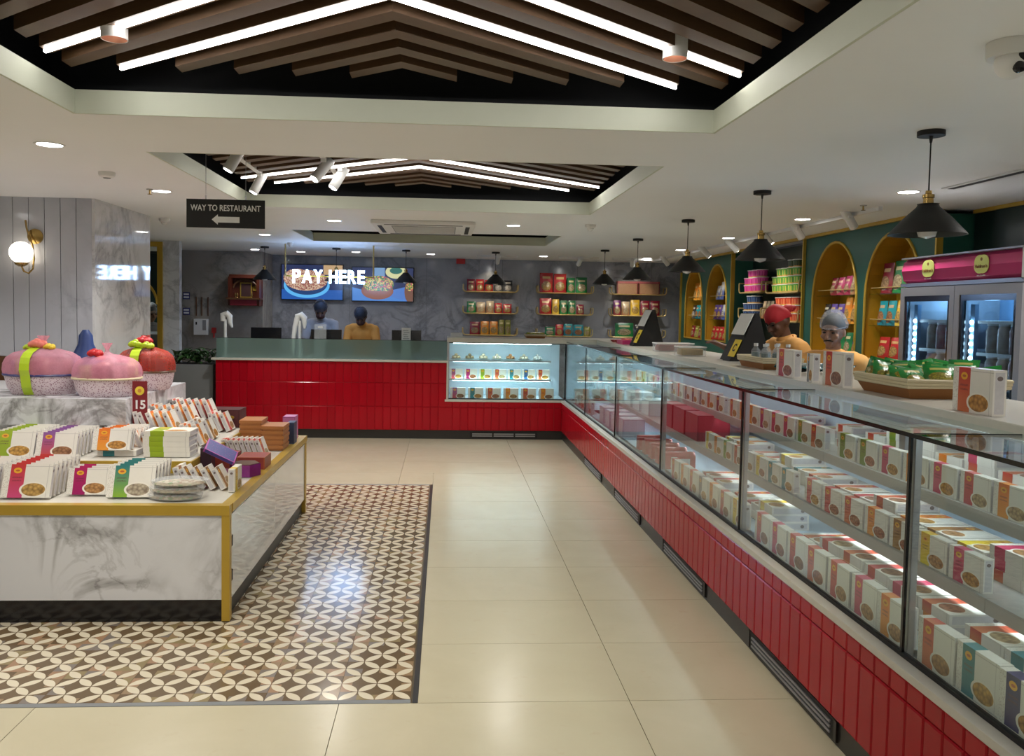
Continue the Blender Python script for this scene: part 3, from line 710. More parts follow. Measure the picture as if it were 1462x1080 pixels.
def sweet(size, loc, rotz, col, where, lean=0.0, flat=False, group=None, food=None, name='sweet_box'):
    o = bpy.data.objects.new(name, box_mesh(*size)); COL.objects.link(o)
    if flat:
        o.rotation_euler = (-pi/2, 0, rotz); z = loc[2] + size[2]/2
        d = Vector((0, -size[1]/2, 0)); d.rotate(Matrix.Rotation(rotz, 3, 'Z')); o.location = (loc[0]+d.x, loc[1]+d.y, z + .0)
        pose = 'laid'
    else:
        o.rotation_euler = (-lean, 0, rotz); o.location = (loc[0], loc[1], loc[2] + size[2]/2*sin(abs(lean)) + .0003)
        pose = 'leaning' if lean else 'standing'
    cols(o, col, LOW.get(col, col), food or random.choice(FOOD))
    lab = '%s striped sweet box %s %s' % (CN[col], pose, where)
    tag(o, lab, 'box', group or lab)
    return o

BS = (.185, .125, .036); FS = (.185, .24, .036)      # standing size, flat size
def case_of(y):
    for i in range(6):
        if POSTS[i+1] <= y < POSTS[i]: return i
    return 5
def row(y_start, colours, x, z, level, size=(.185, .125, .036), gap=.012, behind=2, xb=.03):
    """boxes standing with their faces to the aisle, flat stacks behind them"""
    y = y_start
    for n, col in enumerate(colours):
        if col is None: y += size[0]+gap; continue
        ci = case_of(y + size[0]/2)
        if POSTS[ci] - y < size[0]+.012: y = POSTS[ci] + .02; ci = case_of(y+size[0]/2)
        wh = 'on the %s of the %s case from the corner' % (level, ORD[ci])
        yc = y + size[0]/2
        sweet((size[0], size[1], size[2]), (x + size[2]/2 + random.uniform(0, .006), yc, z), -pi/2 + random.uniform(-.03, .03), col, wh, group='sweet boxes on the %s' % level)
        nb = behind if isinstance(behind, int) else behind[n % len(behind)]
        for q in range(nb):
            sweet((size[0], .20, .040), (x + size[2] + .014 + .20 + random.uniform(-.004, .004), yc + random.uniform(-.004, .004), z + .0403*q), -pi/2, col if random.random() < .7 else RED, wh, flat=True, group='flat sweet boxes on the %s' % level)
        y += size[0] + gap
# lower deck, from the open end of the counter towards the corner
row(1.585, [MAR, PINK, NAVY, TEAL, RED], 1.555, .4995, 'lower deck', (.19, .148, .042), .008, [0, 2, 0, 3, 3])
row(2.64, [ORA, PINK, CORAL, RED, CORAL, PINK, CORAL], 1.555, .4995, 'lower deck', (.185, .142, .040), .012, [3, 3, 3, 3, 3, 2, 0])
row(4.16, [YEL, CORAL, ORA, GREY, CORAL, ORA, CORAL], 1.555, .4995, 'lower deck', (.185, .135, .040), .014, [3, 2, 2, 0, 2, 2, 0])
# middle shelf
row(1.80, [TEAL, TEAL, GRN], 1.812, SH_MID+.0005, 'middle shelf', (.20, .135, .042), .012, [0, 0, 2])
row(2.46, [], 1.81, SH_MID, 'middle shelf')
row(2.64, [PINK, YEL, BRN, ORA, RED, CORAL, CORAL], 1.812, SH_MID+.0005, 'middle shelf', (.185, .118, .036), .016, [3, 2, 2, 2, 3, 2, 2])
row(4.16, [TEAL, TEAL, YEL, GREY, RED, GRN, ORA, YEL], 1.812, SH_MID+.0005, 'middle shelf', (.170, .112, .036), .016, [2, 2, 3, 0, 1, 1, 2, 2])
# upper shelf
row(1.74, [RED, MAG, PINK, GREY], 1.968, SH_TOP+.0005, 'upper shelf', (.19, .125, .036), .016, [3, 4, 3, 3])
row(2.64, [ORA, CORAL, PINK, ORA, PINK, OLIVE, OLIVE], 1.968, SH_TOP+.0005, 'upper shelf', (.185, .120, .034), .014, [4, 3, 4, 3, 5, 4, 3])
row(4.16, [RED, OLIVE, PINK, PINK, MAG, ORA, ORA, RED], 1.968, SH_TOP+.0005, 'upper shelf', (.170, .118, .034), .012, [3, 2, 0, 0, 2, 1, 1, 1])
row(5.73, [MAR, RED, GREY, MAR, GREY, RED, GREY], 1.968, SH_TOP+.0005, 'upper shelf', (.170, .110, .034), .03, [0, 0, 1, 0, 0, 1, 0])
row(7.32, [GREY, RED, GREY, RED, CORAL], 1.968, SH_TOP+.0005, 'upper shelf', (.170, .110, .034), .07, 0)
# third case: long red rolls on the deck, red and white gift cartons on the middle shelf
carton_cache = {}
def carton(name, sx, sy, sz, loc, rotz, c1, c2, label, cat='box', group=None, tilt=(0, 0)):
    key = (sx, sy, sz)
    if key not in carton_cache:
        m = MB(); U = [(0,0),(1,0),(1,1),(0,1)]; a, b = sx/2, sy/2
        for q in (((-a,-b,0),(a,-b,0),(a,-b,sz),(-a,-b,sz)), ((a,b,0),(-a,b,0),(-a,b,sz),(a,b,sz)), ((a,-b,0),(a,b,0),(a,b,sz),(a,-b,sz)), ((-a,b,0),(-a,-b,0),(-a,-b,sz),(-a,b,sz)), ((-a,-b,sz),(a,-b,sz),(a,b,sz),(-a,b,sz)), ((-a,b,0),(a,b,0),(a,-b,0),(-a,-b,0))):
            m.quad(*q, 0, U)
        carton_cache[key] = m.mesh(name, 'carton')
    o = bpy.data.objects.new(name, carton_cache[key]); COL.objects.link(o); o.location = loc; o.rotation_euler = (tilt[0], tilt[1], rotz)
    cols(o, c1, c2); tag(o, label, cat, group); return o
rm_ = MB()
pr = [(-.05, 0), (.05, 0), (.05, .085)] + [(.05*cos(RAD(t)), .085+.035*sin(RAD(t))) for t in range(15, 166, 15)] + [(-.05, .085)]
rm_.prism([(x, -.11, z) for x, z in pr], (0, .22, 0)); roll_mesh = rm_.mesh('roll_pack', 'tint_gloss', True)
for i in range(5):
    o = link('roll_pack', roll_mesh, None, (1.70, 5.86+.20*i, .4995), (0, 0, -pi/2)); cols(o, (.42,.02,.03), (.58,.12,.12))
    tag(o, 'red round-topped sweet pack on the lower deck of the third glass case', 'box', 'red packs in the third case')
    b = MB().box(-.0505, .0505, -.07, .07, .012, .075).build('label_band', 'white_plastic', o)
for i in range(3): carton('gift_carton', .30, .24, .19, (1.955, 6.02+.34*i, SH_MID+.0005), -pi/2, (.40,.035,.06), (.30,.02,.04), 'tall red gift carton on the middle shelf of the third glass case from the corner', 'box', 'red cartons in the third case')
for i in range(4): carton('white_carton', .22, .20, .16, (1.70, 7.40+.30*i, .4995), -pi/2, (.62,.60,.66), (.45,.40,.50), 'white carton on the lower deck of the second glass case from the corner', 'box', 'white cartons in the second case')
for i in range(4): carton('white_carton', .26, .24, .10 if i % 2 else .14, (1.95, 7.42+.36*i, SH_MID+.0005), -pi/2, (.66,.74,.76), (.50,.56,.58), 'white carton on the middle shelf of the second glass case from the corner', 'box', 'white cartons on the middle shelf')
row(8.92, [CORAL, None, RED, GREY, CORAL], 1.60, .4995, 'lower deck', (.185, .142, .040), .05, 0)
row(8.92, [GREY, CORAL, None, RED, GREY], 1.812, SH_MID+.0005, 'middle shelf', (.17, .11, .034), .06, [1, 0, 0, 1, 0])
row(8.95, [None, GREY, RED], 1.968, SH_TOP+.0005, 'upper shelf', (.17, .11, .034), .09, 0)
# back case
def back_row(x0, colours, y, z, level, size=(.185, .12, .034), gap=.03):
    x = x0
    for col in colours:
        if col: sweet(size, (x+size[0]/2, y, z), random.uniform(-.04, .04), col, 'on the %s of the back glass case' % level, group='sweet boxes in the back case')
        x += size[0]+gap
back_row(.08, [PURP, TEAL, RED, ORA, RED, ORA], CY+.13, .4995, 'lower deck', (.19, .135, .04), .034)
back_row(.07, [PURP, MAG, LIME, RED, TEAL, BLUE, RED], CY+.23, .7405, 'middle shelf', (.165, .125, .034), .02)
sm = MB()
for i in range(6):
    a = i*pi/3; sm.ball((.035*cos(a), .035*sin(a), .022), .022, seg=8, ring=6)
sm.ball((0, 0, .05), .022, seg=8, ring=6); sweets_mesh = sm.mesh('sweets', 'tint_gloss', True)
dish_mesh = MB().lathe([(.05, 0), (.075, .012), (.08, .016)], seg=20).mesh('dish', 'steel', True)
for i, cc in enumerate([(.50,.38,.22), (.30,.22,.12), (.62,.55,.40), (.66,.58,.44), (.42,.20,.08), (.60,.54,.42), (.62,.62,.60)]):
    t = thing('sweets_dish', 'small steel dish of loose %s sweets on the top shelf of the back case' % ('cream' if cc[0] > .55 else 'brown'), 'dish', (.15+.175*i, CY+.36, .9775), 0, 'dishes of sweets in the back case')
    link('dish', dish_mesh, t); cols(link('sweets', sweets_mesh, t, (0, 0, .008)), cc, tuple(q*.7 for q in cc))
# ------------------------------------------------------------------ ISLAND
IX0, IX1, IY0, IY1, IZ = -3.60, -1.077, 4.235, 6.585, .600
isl = thing('display_island', 'low white marble display island with yellow gold trim, stepped tiers of sweets', 'display stand')
bx('core', 'black_matt', isl, IX0+.03, IX1-.04, IY0+.04, IY1-.04, 0, .54)
bx('front_panel', 'marble_island', isl, IX0, IX1-.041, IY0+.006, IY0+.038, .115, .552)
bx('toe_kick', 'black_gloss', isl, IX0, IX1-.041, IY0+.012, IY0+.039, 0, .114)
bx('corner_post', 'gold_trim', isl, IX1-.040, IX1, IY0, IY0+.04, .006, .552)
bx('corner_post', 'gold_trim', isl, IX1-.040, IX1, IY1-.05, IY1, .0, .552)
bx('post_foot', 'black_matt', isl, IX1-.038, IX1-.002, IY0+.002, IY0+.038, 0, .006)
bx('edge_trim', 'gold_trim', isl, IX0, IX1, IY0-.004, IY0+.05, .552, .603)
bx('edge_trim', 'gold_trim', isl, IX1-.05, IX1+.004, IY0+.0505, IY1+.004, .560, .603)
bx('edge_trim', 'gold_trim', isl, IX0, IX1-.051, IY1-.05, IY1+.004, .552, .603)
bx('deck', 'white_stone', isl, IX0, IX1-.051, IY0+.0505, IY1-.051, .553, .600)
for a, b in ((IY0+.042, 5.40), (5.404, IY1-.052)):
    d = bx('side_door', 'mirror_panel', isl, IX1-.030, IX1-.008, a, b, .105, .545)
    for z in ((.20, .38) if a < 5 else ()): bx('hinge', 'black_matt', d, IX1-.0085, IX1-.001, a+.002, a+.030, z, z+.055)
bx('glass_strip', 'glass_edge', isl, IX1-.012, IX1-.003, IY0+.05, IY1-.05, .5455, .5595)
bx('toe_kick', 'dark_plinth', isl, IX1-.039, IX1-.028, IY0+.042, IY1-.052, 0, .104)
# middle tier
T2 = .722
bx('tier', 'white_stone', isl, IX0, -1.441, 4.801, 6.40, .6005, T2)
bx('tier_trim', 'gold_trim', isl, IX0, -1.43, 4.788, 4.8005, .655, T2+.002); bx('tier_trim', 'gold_trim', isl, -1.4405, -1.428, 4.801, 6.41, .655, T2+.002)
bx('tier_step', 'white_stone', isl, -1.948, -1.66, 5.26, 6.38, T2+.0005, .800)
# top tier
T3 = 1.030
bx('top_riser', 'marble_island', isl, IX0, -2.02, 5.34, 6.3, T2+.0005, .868)
bx('top_tier', 'marble_island', isl, IX0, -1.95, 5.20, 6.38, .8685, T3)
DK = .6033
# rows of leaning boxes that face the front
def lean_row(x, y, z, size, col, n, step, lean, where, dx=0.0):
    for q in range(n):
        o = sweet(size, (x+dx*q, y+step*q, z), random.uniform(-.02, .02), col, where, lean=lean, group='leaning rows of sweet boxes on the island')
        if q == 0: o['label'] = o['label'].replace('leaning in a row', 'foremost in its leaning row')
L1 = 'in a row on the front deck of the island'; L2 = 'in a row on the middle tier of the island'
lean_row(-2.405, 4.37, DK, (.235, .170, .026), RED, 6, .050, .33, L1)
lean_row(-2.145, 4.37, DK, (.245, .172, .026), PINK, 7, .050, .33, L1)
lean_row(-1.865, 4.45, DK, (.215, .140, .026), MAG, 3, .055, .30, L1)
lean_row(-1.625, 4.39, DK, (.240, .165, .026), TEAL, 5, .055, .33, L1)
for o in COL.objects:
    if o.get('label', '').startswith('teal striped sweet box') and 'front deck of the island' in o['label']: cols(o, TEAL, (.22,.40,.02), (.50,.46,.36))
    if o.get('label', '').startswith('pink striped sweet box') and 'front deck of the island' in o['label']: cols(o, RED, (.55,.06,.18), (.60,.36,.08)); o['label'] = o['label'].replace('pink striped', 'red-to-pink striped')
lean_row(-2.455, 4.86, T2+.003, (.235, .150, .026), LIME, 8, .048, .33, L2)
lean_row(-2.215, 4.86, T2+.003, (.225, .145, .026), PURP, 9, .048, .33, L2)
sweet((.22, .16, .034), (-1.905, 4.86+.16, T2+.003), 0, TEAL, 'under the orange striped boxes on the middle tier', flat=True, group='island flat boxes')
lean_row(-1.925, 4.91, T2+.038, (.215, .125, .026), ORA, 2, .045, .33, 'on a flat box on the middle tier of the island')
lean_row(-1.925, 5.055, T2+.003, (.215, .150, .026), ORA, 4, .045, .33, L2)
for q in range(5): sweet((.265, .17, .030), (-1.615+random.uniform(-.003,.003), 4.835+.17, T2+.003+.0305*q), 0, LIME, '%s of the stack on the middle tier edge' % ['at the bottom', 'fourth', 'in the middle', 'second', 'on top'][q], flat=True, group='stack of lime striped boxes')
# rows that face sideways
def side_row(x, y, z, n, col, where, size=(.17, .145, .026), step=.052, lean=.42):
    for q in range(n):
        sweet(size, (x+step*q, y, z), pi/2, col, where, lean=lean if q else lean*.5, group='sideways rows of sweet boxes on the island')
SR = 'sideways in a row on the raised step of the island'; SR2 = 'sideways on the middle tier edge of the island'
side_row(-1.90, 5.37, .8005, 5, ORA, SR); side_row(-1.93, 5.70, .8005, 6, ORA, 'sideways on the rear of the raised island step')
side_row(-1.90, 6.05, .8005, 6, CORAL, 'sideways at the kraft box end of the raised step')
side_row(-1.90, 5.13, T2+.003, 8, ORA, SR2, (.16, .135, .026)); side_row(-1.63, 5.40, T2+.003, 3, ORA, SR2, (.16, .135, .026)); side_row(-1.63, 5.62, T2+.003, 3, BRN, SR2, (.16, .135, .026))
side_row(-1.62, 6.0, T2+.003, 3, CORAL, 'sideways at the gift chest end of the middle tier', (.16, .135, .026))
side_row(-1.43, 4.66, DK, 5, BRN, 'sideways on the front deck corner of the island', (.15, .125, .028), .058, .50)
o = sweet((.16, .125, .034), (-1.145, 4.62, DK), pi/2, YEL, 'at the front corner of the island deck', group='corner box')
o['label'] = 'white sweet box with yellow stripe standing at the corner end of the brown striped row'
side_row(-1.42, 5.58, DK, 8, RED, 'sideways beside the kraft boxes on the island deck', (.17, .135, .026), .034, .35)
# gift boxes on the side of the deck
carton('gift_box', .12, .20, .085, (-1.355, 5.28, DK), 0, (.30,.05,.03), (.20,.03,.03), 'dark red gift box under the open blue lid on the island', 'box')
carton('gift_box', .16, .13, .045, (-1.34, 4.92, DK), .0, (.30,.02,.12), (.18,.01,.09), 'low magenta gift box beside the purple hexagonal box', 'box')
lid = carton('gift_box', .19, .135, .022, (-1.325, 4.99, .738), .25, (.045,.045,.22), (.40,.05,.30), 'flat navy gift box with pink pattern, tilted over the dark gift boxes', 'box', None, (.35, .50))
bk = carton('open_gift_box', .06, .14, .17, (-1.405, 5.02, DK), .1, (.030,.008,.02), (.02,.005,.015), 'open dark maroon box standing on end by the tier edge', 'box')
hx = MB().lathe([(.092, 0), (.092, .07)], seg=6); hxo = hx.build('hexagonal_box', 'tint_gloss', None, False, (-1.185, 5.02, DK)); cols(hxo, (.15,.012,.16), (.26,.03,.20)); tag(hxo, 'purple hexagonal gift box at the side of the island deck', 'box')
MB().lathe([(.085, .0702), (.085, .074)], seg=6).build('lid_print', 'brown_wood', hxo)
carton('gift_box', .17, .19, .075, (-1.19, 5.28, DK), 0, (.26,.04,.03), (.34,.10,.03), 'rust red gift box behind the purple hexagonal box', 'box')
for st, (x, y, nn) in enumerate([(-1.36, 6.02, 6), (-1.20, 5.98, 5)]):
    for q in range(nn):
        o = carton('kraft_box', .149, .214, .034, (x+random.uniform(-.004,.004), y+random.uniform(-.003,.003), DK+.0345*q), random.uniform(-.012,.012), (.40,.15,.04), (.28,.09,.025), 'flat orange brown kraft box %s the stack %s' % ('on top of' if q == nn-1 else 'at the bottom of' if q == 0 else 'inside', 'next to the raised step' if st == 0 else 'beside the island rim'), 'box', 'stacked kraft boxes'); cols(MB().box(-.0785, .0785, -.111, .111, .014, .0342).build('lid', 'tint', o), (.46,.18,.05))
carton('upright_carton', .05, .12, .16, (-1.125, 6.22, DK), 0, (.03,.05,.12), (.05,.10,.20), 'navy carton standing between the kraft boxes and pink carton', 'box')
carton('upright_carton', .09, .14, .18, (-1.17, 6.40, DK), 0, (.58,.20,.40), (.45,.10,.30), 'pink carton standing at the island corner beside a navy carton', 'box')
ch = carton('gift_chest', .22, .20, .13, (-1.60, 6.24, T2+.003), 0, (.09,.018,.02), (.06,.01,.012), 'dark brown gift chest with gold emblem behind the kraft boxes', 'box')
MB().lathe([(.022, 0), (.022, .004)], (.05, -.1, .075), 14, axis='y', sy=.6).build('emblem', 'gold_trim', ch)
# nut trays
tr = MB().lathe([(.10, 0), (.135, .004), (.145, .026), (.138, .026), (.128, .008)], seg=32, cap=False, sy=.62); tray_m = tr.mesh('tray', 'clear_film', True)
nm_ = MB().lathe([(.001, .024), (.07, .022), (.115, .014), (.128, .009)], seg=28, cap=False, sy=.62).mesh('nuts', 'nut_mix', True)
lm_ = MB().lathe([(.143, .026), (.12, .034), (.001, .038)], seg=28, cap=False, sy=.62).mesh('cover', 'clear_film', True)
for q in range(3):
    t = thing('nut_tray', 'film-covered oval tray of mixed nuts, %s of the stack on the island' % ['bottom', 'middle', 'top'][q], 'tray', (-1.385+.012*(q-1), 4.395, DK+.0365*q), .1*q-.1, 'stack of nut trays')
    link('tray', tray_m, t); link('nuts', nm_, t); link('cover', lm_, t)
# price sign
ps = thing('price_card', 'maroon price card with sun emblem and number 15 behind the sweet boxes', 'sign', (-1.90, 5.30, .80))
bx('card', 'maroon_card', ps, -.045, .045, -.003, .003, 0.0, .335)
o = link('lettering', text_mesh('15', .075, .001, 'letter_white', .002), ps, (0, -.0045, .185), (pi/2, 0, 0))
MB().lathe([(.028, 0), (.028, .002)], (0, -.0035, .275), 20, axis='y').build('emblem', 'flower_yellow', ps)
MB().lathe([(.006, .002), (.012, .0035)], (0, -.0035, .275), 12, axis='y').build('emblem', 'shirt_orange', ps)
# gift baskets
def gift_basket(label, loc, r, net, rim, ribbon, h=.29, mid=None):
    t = thing('gift_basket', label, 'gift basket', loc)
    MB().lathe([(r*.80, 0), (r*.92, .04), (r*1.0, h*.42), (r*.97, h*.42), (r*.8, .01)], seg=36, cap=False, sy=.8).build('basket', 'lattice_pink', t, True)
    MB().tube([(r*1.01*cos(a), r*.81*sin(a), h*.42) for a in [2*pi*k/36 for k in range(36)]], .008, 6, closed=True).build('rim', rim, t, True)
    # dome of netting with folds towards the knot
    m = MB(); seg = 48
    prof = [(1.0, .40), (1.03, .52), (1.0, .66), (.92, .78), (.74, .88), (.42, .95), (.18, .98), (.07, 1.03), (.05, 1.08), (.10, 1.16), (.16, 1.24)]
    i0 = 0
    for q, (rr, hh) in enumerate(prof):
        for k2 in range(seg):
            a = 2*pi*k2/seg; f = 1 + .05*sin(a*9)*min(1, q/5) + .025*sin(a*17+1)
            m.v.append((r*rr*f*cos(a), r*.81*rr*f*sin(a), h*hh))
    for q in range(len(prof)-1):
        for k2 in range(seg): m.f.append((q*seg+k2, q*seg+(k2+1) % seg, (q+1)*seg+(k2+1) % seg, (q+1)*seg+k2)); m.mi.append(0)
    m.build('netting', net, t, True)
    # packs inside
    rng = random.Random(len(label))
    cs = [(.62,.36,.14), (.10,.28,.20), (.60,.22,.10), (.10,.08,.30), (.66,.60,.30), (.40,.06,.10), (.55,.30,.30)]
    for k2 in range(7):
        a = 2*pi*k2/7 + .3; o = MB().box(-.05, .05, -.025, .025, 0, h*.62).build('pack', 'carton', t, loc=(r*.62*cos(a), r*.50*sin(a), .03)); o.rotation_euler = (rng.uniform(-.12,.12), rng.uniform(-.25,.25), a+pi/2); cols(o, cs[k2], tuple(q*.6 for q in cs[k2]))
    o = MB().ball((0, -r*.30, h*.52), r*.36, r*.25, h*.30, 14, 8).build('pack', 'tint', t, True); cols(o, (.50,.22,.20))
    if ribbon:
        m = MB(); pts = [(-.02, -r*.80*.80-.004, .004), (-.02, -r*.81*.94-.006, .05), (-.02, -r*.815-.010, h*.42)] + [(-.02, -(r*.81*rr*1.06+.008), h*hh+.006) for rr, hh in prof[1:7]]
        for j in range(len(pts)-1):
            a, b = pts[j], pts[j+1]; wd = .030
            m.quad((a[0]-wd, a[1], a[2]), (a[0]+wd, a[1], a[2]), (b[0]+wd, b[1], b[2]), (b[0]-wd, b[1], b[2]))
        m.build('ribbon', ribbon, t, True)
    return t
def flower(t, c, r, mat, n=7, name='bow'):
    m = MB()
    for q in range(n):
        a = 2*pi*q/n; m.ball((c[0]+r*.6*cos(a), c[1]+r*.5*sin(a), c[2]+.006*(q % 2)), r*.55, r*.45, r*.42, 8, 6)
    m.ball((c[0], c[1]-r*.2, c[2]+r*.35), r*.5, r*.45, r*.4, 8, 6); m.build(name, mat, t, True)
b1 = gift_basket('pink netted gift basket with wide lime ribbon and blue rim on the island', (-2.585, 5.52, T3+.0005), .235, 'pink_net', 'blue_rim', 'ribbon_green', .30)
flower(b1, (-.02, -.03, .315), .055, 'flower_pink'); flower(b1, (.055, -.04, .30), .035, 'flower_yellow'); flower(b1, (-.075, -.03, .295), .035, 'ribbon_green')
b2 = gift_basket('pink netted gift basket with red flower knot, standing by the tier end', (-2.145, 5.42, T3+.0005), .205, 'pink_net', 'cane_white', None, .27)
flower(b2, (-.05, -.06, .27), .045, 'flower_red'); flower(b2, (-.02, -.06, .24), .03, 'flower_pink')
b3 = gift_basket('red netted gift basket with lime bow behind the pink baskets', (-2.06, 5.86, T3+.0005), .19, 'red_net', 'brown_wood', 'ribbon_green', .30)
flower(b3, (.0, -.03, .33), .055, 'flower_red'); flower(b3, (-.04, -.06, .31), .05, 'ribbon_green'); flower(b3, (.03, -.06, .30), .045, 'ribbon_green')
b4 = thing('wrapped_gift', 'blue netted gift wrap tip behind the lime ribboned basket', 'gift basket', (-2.50, 5.95, T3+.0005))
MB().lathe([(.13, 0), (.14, .10), (.10, .20), (.05, .30), (.045, .36), (.02, .40)], seg=20).build('netting', 'blue_net', b4, True)
for o in b4.children: o.rotation_euler = (0, .0, .3)

# ------------------------------------------------------------------ WAY TO RESTAURANT sign
sg = thing('hanging_sign', 'black hanging sign with white arrow reading way to restaurant', 'sign', (-1.294, 5.0, 2.155))
bx('board', 'black_matt', sg, -.226, .226, -.005, .005, -.083, .083)
link('lettering', fit_text(text_mesh('WAY TO RESTAURANT', .049, .0008, 'letter_white', .0006), .405, .036), sg, (0, -.0062, .033), (pi/2, 0, 0))
MB().prism([(-.08, -.0068, -.035), (-.045, -.0068, -.005), (-.045, -.0068, -.018), (.08, -.0068, -.018), (.08, -.0068, -.052), (-.045, -.0068, -.052), (-.045, -.0068, -.065)], (0, .0016, 0)).build('arrow', 'letter_white', sg)
for x in (-.115, .115):
    MB().tube([(x, 0, .083), (x, 0, .43)], .0018, 6).build('cable', 'steel', sg); MB().tube([(x, 0, .07), (x, 0, .105)], .005, 8).build('clamp', 'steel', sg)

# ------------------------------------------------------------------ PAY HERE sign
ph = thing('neon_sign', 'glowing white pay here letters hanging on two gold rods over the counter', 'sign', (-1.485, 10.8, 2.01))
xx = -.469
for chh, wv in zip('PAYHERE', (.100, .126, .112, .108, .088, .105, .088)):
    m = fit_text(text_mesh(chh, .185, .012, 'sign_glow', .0045, 'LEFT', 'letter'), wv, .172); o = link('letter', m, ph, (xx+wv/2, -.012, 0), (pi/2, 0, 0)); xx += wv+.021
    if chh == 'Y': xx += .062
bx('rail', 'gold_trim', ph, -.57, .56, .004, .014, -.006, .010)
for x in (-.565, .555): MB().tube([(x, .009, -.006), (x, .009, .412)], .010, 8).build('rod', 'gold_wire', ph)

# ------------------------------------------------------------------ menu screens
def tv(x0, x1, z0, z1, mat, label):
    t = thing('menu_screen', label, 'screen', ((x0+x1)/2, 13.19, (z0+z1)/2)); a, b = (x1-x0)/2, (z1-z0)/2
    bx('casing', 'black_gloss', t, -a, a, -.07, 0, -b, b)
    MB().quad((-a+.012, -.0712, -b+.012), (a-.012, -.0712, -b+.012), (a-.012, -.0712, b-.012), (-a+.012, -.0712, b-.012), 0, [(0,0),(1,0),(1,1),(0,1)]).build('display', mat, t)
tv(-2.555, -1.595, 1.725, 2.285, 'screen_rice', 'wall screen showing a blue rimmed bowl of rice, beside the wooden shrine')
tv(-1.465, -.495, 1.72, 2.262, 'screen_salad', 'wall screen showing a brown bowl of colourful salad')

# ------------------------------------------------------------------ wooden shrine
sh = thing('wall_shrine', 'dark red wooden shrine with arched niche hung on the marble wall', 'shrine', (-2.93, 12.499, 1.62))
bx('back_board', 'temple_wood', sh, -.235, .235, -.03, 0, 0, .455)
bx('roof', 'temple_wood', sh, -.22, .22, -.16, -.03, .40, .455, .008)
for x in (-.225, .185): bx('side_panel', 'temple_wood', sh, x, x+.04, -.20, -.03, .0, .42)
bx('shelf', 'brown_wood', sh, -.245, .245, -.24, -.03, .09, .115); bx('drawer', 'maroon_card', sh, -.19, .19, -.215, -.03, .005, .088)
MB().tube([(.17*cos(a), -.10, .26+.12*sin(a)) for a in [RAD(q) for q in range(0, 181, 15)]], .012, 8).build('arch', 'brown_wood', sh, True)
bx('picture_frame', 'gold_trim', sh, -.085, .085, -.055, -.031, .12, .34); bx('picture', 'mask_dark', sh, -.07, .07, -.058, -.0555, .135, .325)
bx('plaque', 'gold_trim', sh, .10, .165, -.045, -.031, .22, .29)
for x in (-.13, -.10, .11): MB().lathe([(.014, .1155), (.008, .13), (.016, .15), (.004, .19)], (x, -.15, 0), 10).build('lamp', 'brass', sh, True)
# signs, hose reel etc. on the beige wall
for z, h in ((1.70, .105), (1.47, .105)):
    t = thing('notice_sign', 'dark notice sign with two white text bands on the beige wall, %s' % ('upper' if z > 1.6 else 'lower'), 'sign', (-3.805+.0, 12.499, z))
    bx('plate', 'blue_rim', t, -.05, .05, -.006, 0, 0, h)
    for q in (.018, .062): bx('text_band', 'letter_white', t, -.038, .038, -.0075, -.006, q, q+.024)
for x in (-3.66, -3.58, -3.49): tag(MB().box(x-.006, x+.006, 12.485, 12.4995, 1.46, 1.74).build('wall_strip', 'brown_wood'), 'thin dark vertical strip on the beige marble wall', 'trim strip', 'vertical strips')
fb = thing('meter_box', 'white wall box with dark panel on the beige wall', 'box', (-3.58, 12.499, 1.18)); bx('case', 'white_plastic', fb, -.10, .10, -.08, 0, 0, .235, .006); bx('panel', 'grey_plastic', fb, .03, .08, -.084, -.08, .07, .22); bx('latch', 'black_matt', fb, -.07, -.05, -.084, -.08, .15, .19)
fe = thing('fire_point', 'small red fire call point beside the white wall box', 'fire alarm', (-3.40, 12.499, 1.17)); bx('case', 'red_plastic', fe, -.03, .03, -.05, 0, .04, .12, .005); MB().tube([(0, -.03, .04), (0, -.035, -.03)], .012, 8).build('handle', 'red_plastic', fe)
es = thing('red_wall_sign', 'small plain red box sign high on the back wall', 'sign', (.235, 13.199, 2.34)); bx('box', 'red_plastic', es, -.07, .07, -.04, 0, 0, .085, .004); bx('bracket', 'red_plastic', es, -.02, .02, -.02, 0, .085, .099)
# planter with leaves
pt = thing('planter', 'tall grey planter box of dark green leaves beside the pay counter', 'planter', (-3.115, 10.62, 0))
bx('box', 'planter_grey', pt, -.262, .262, -.20, .20, 0, .885, .004); bx('soil', 'dark_plinth', pt, -.25, .25, -.19, .19, .886, .89)
lfm = MB(); pts = []
for j in range(6):
    s = j/5; wv = .028*sin(pi*min(.98, s*.92+.06)); pts.append(((-wv, s*.13, .03*sin(pi*s)-.02*s), (wv, s*.13, .03*sin(pi*s)-.02*s), (0, s*.13, .03*sin(pi*s)-.02*s-.008)))
for j in range(5):
    a, b = pts[j], pts[j+1]; lfm.quad(a[0], a[2], b[2], b[0]); lfm.quad(a[2], a[1], b[1], b[2])
leaf_m = lfm.mesh('leaf', 'leaf_green', True)
rng = random.Random(3)
for q in range(110):
    o = link('leaf', leaf_m, pt, (rng.uniform(-.23,.23), rng.uniform(-.16,.16), .90+rng.uniform(0,.13)), (rng.uniform(-.3,.9), rng.uniform(-.5,.5), rng.uniform(0, 2*pi))); s = rng.uniform(.7, 1.15); o.scale = (s, s, s)
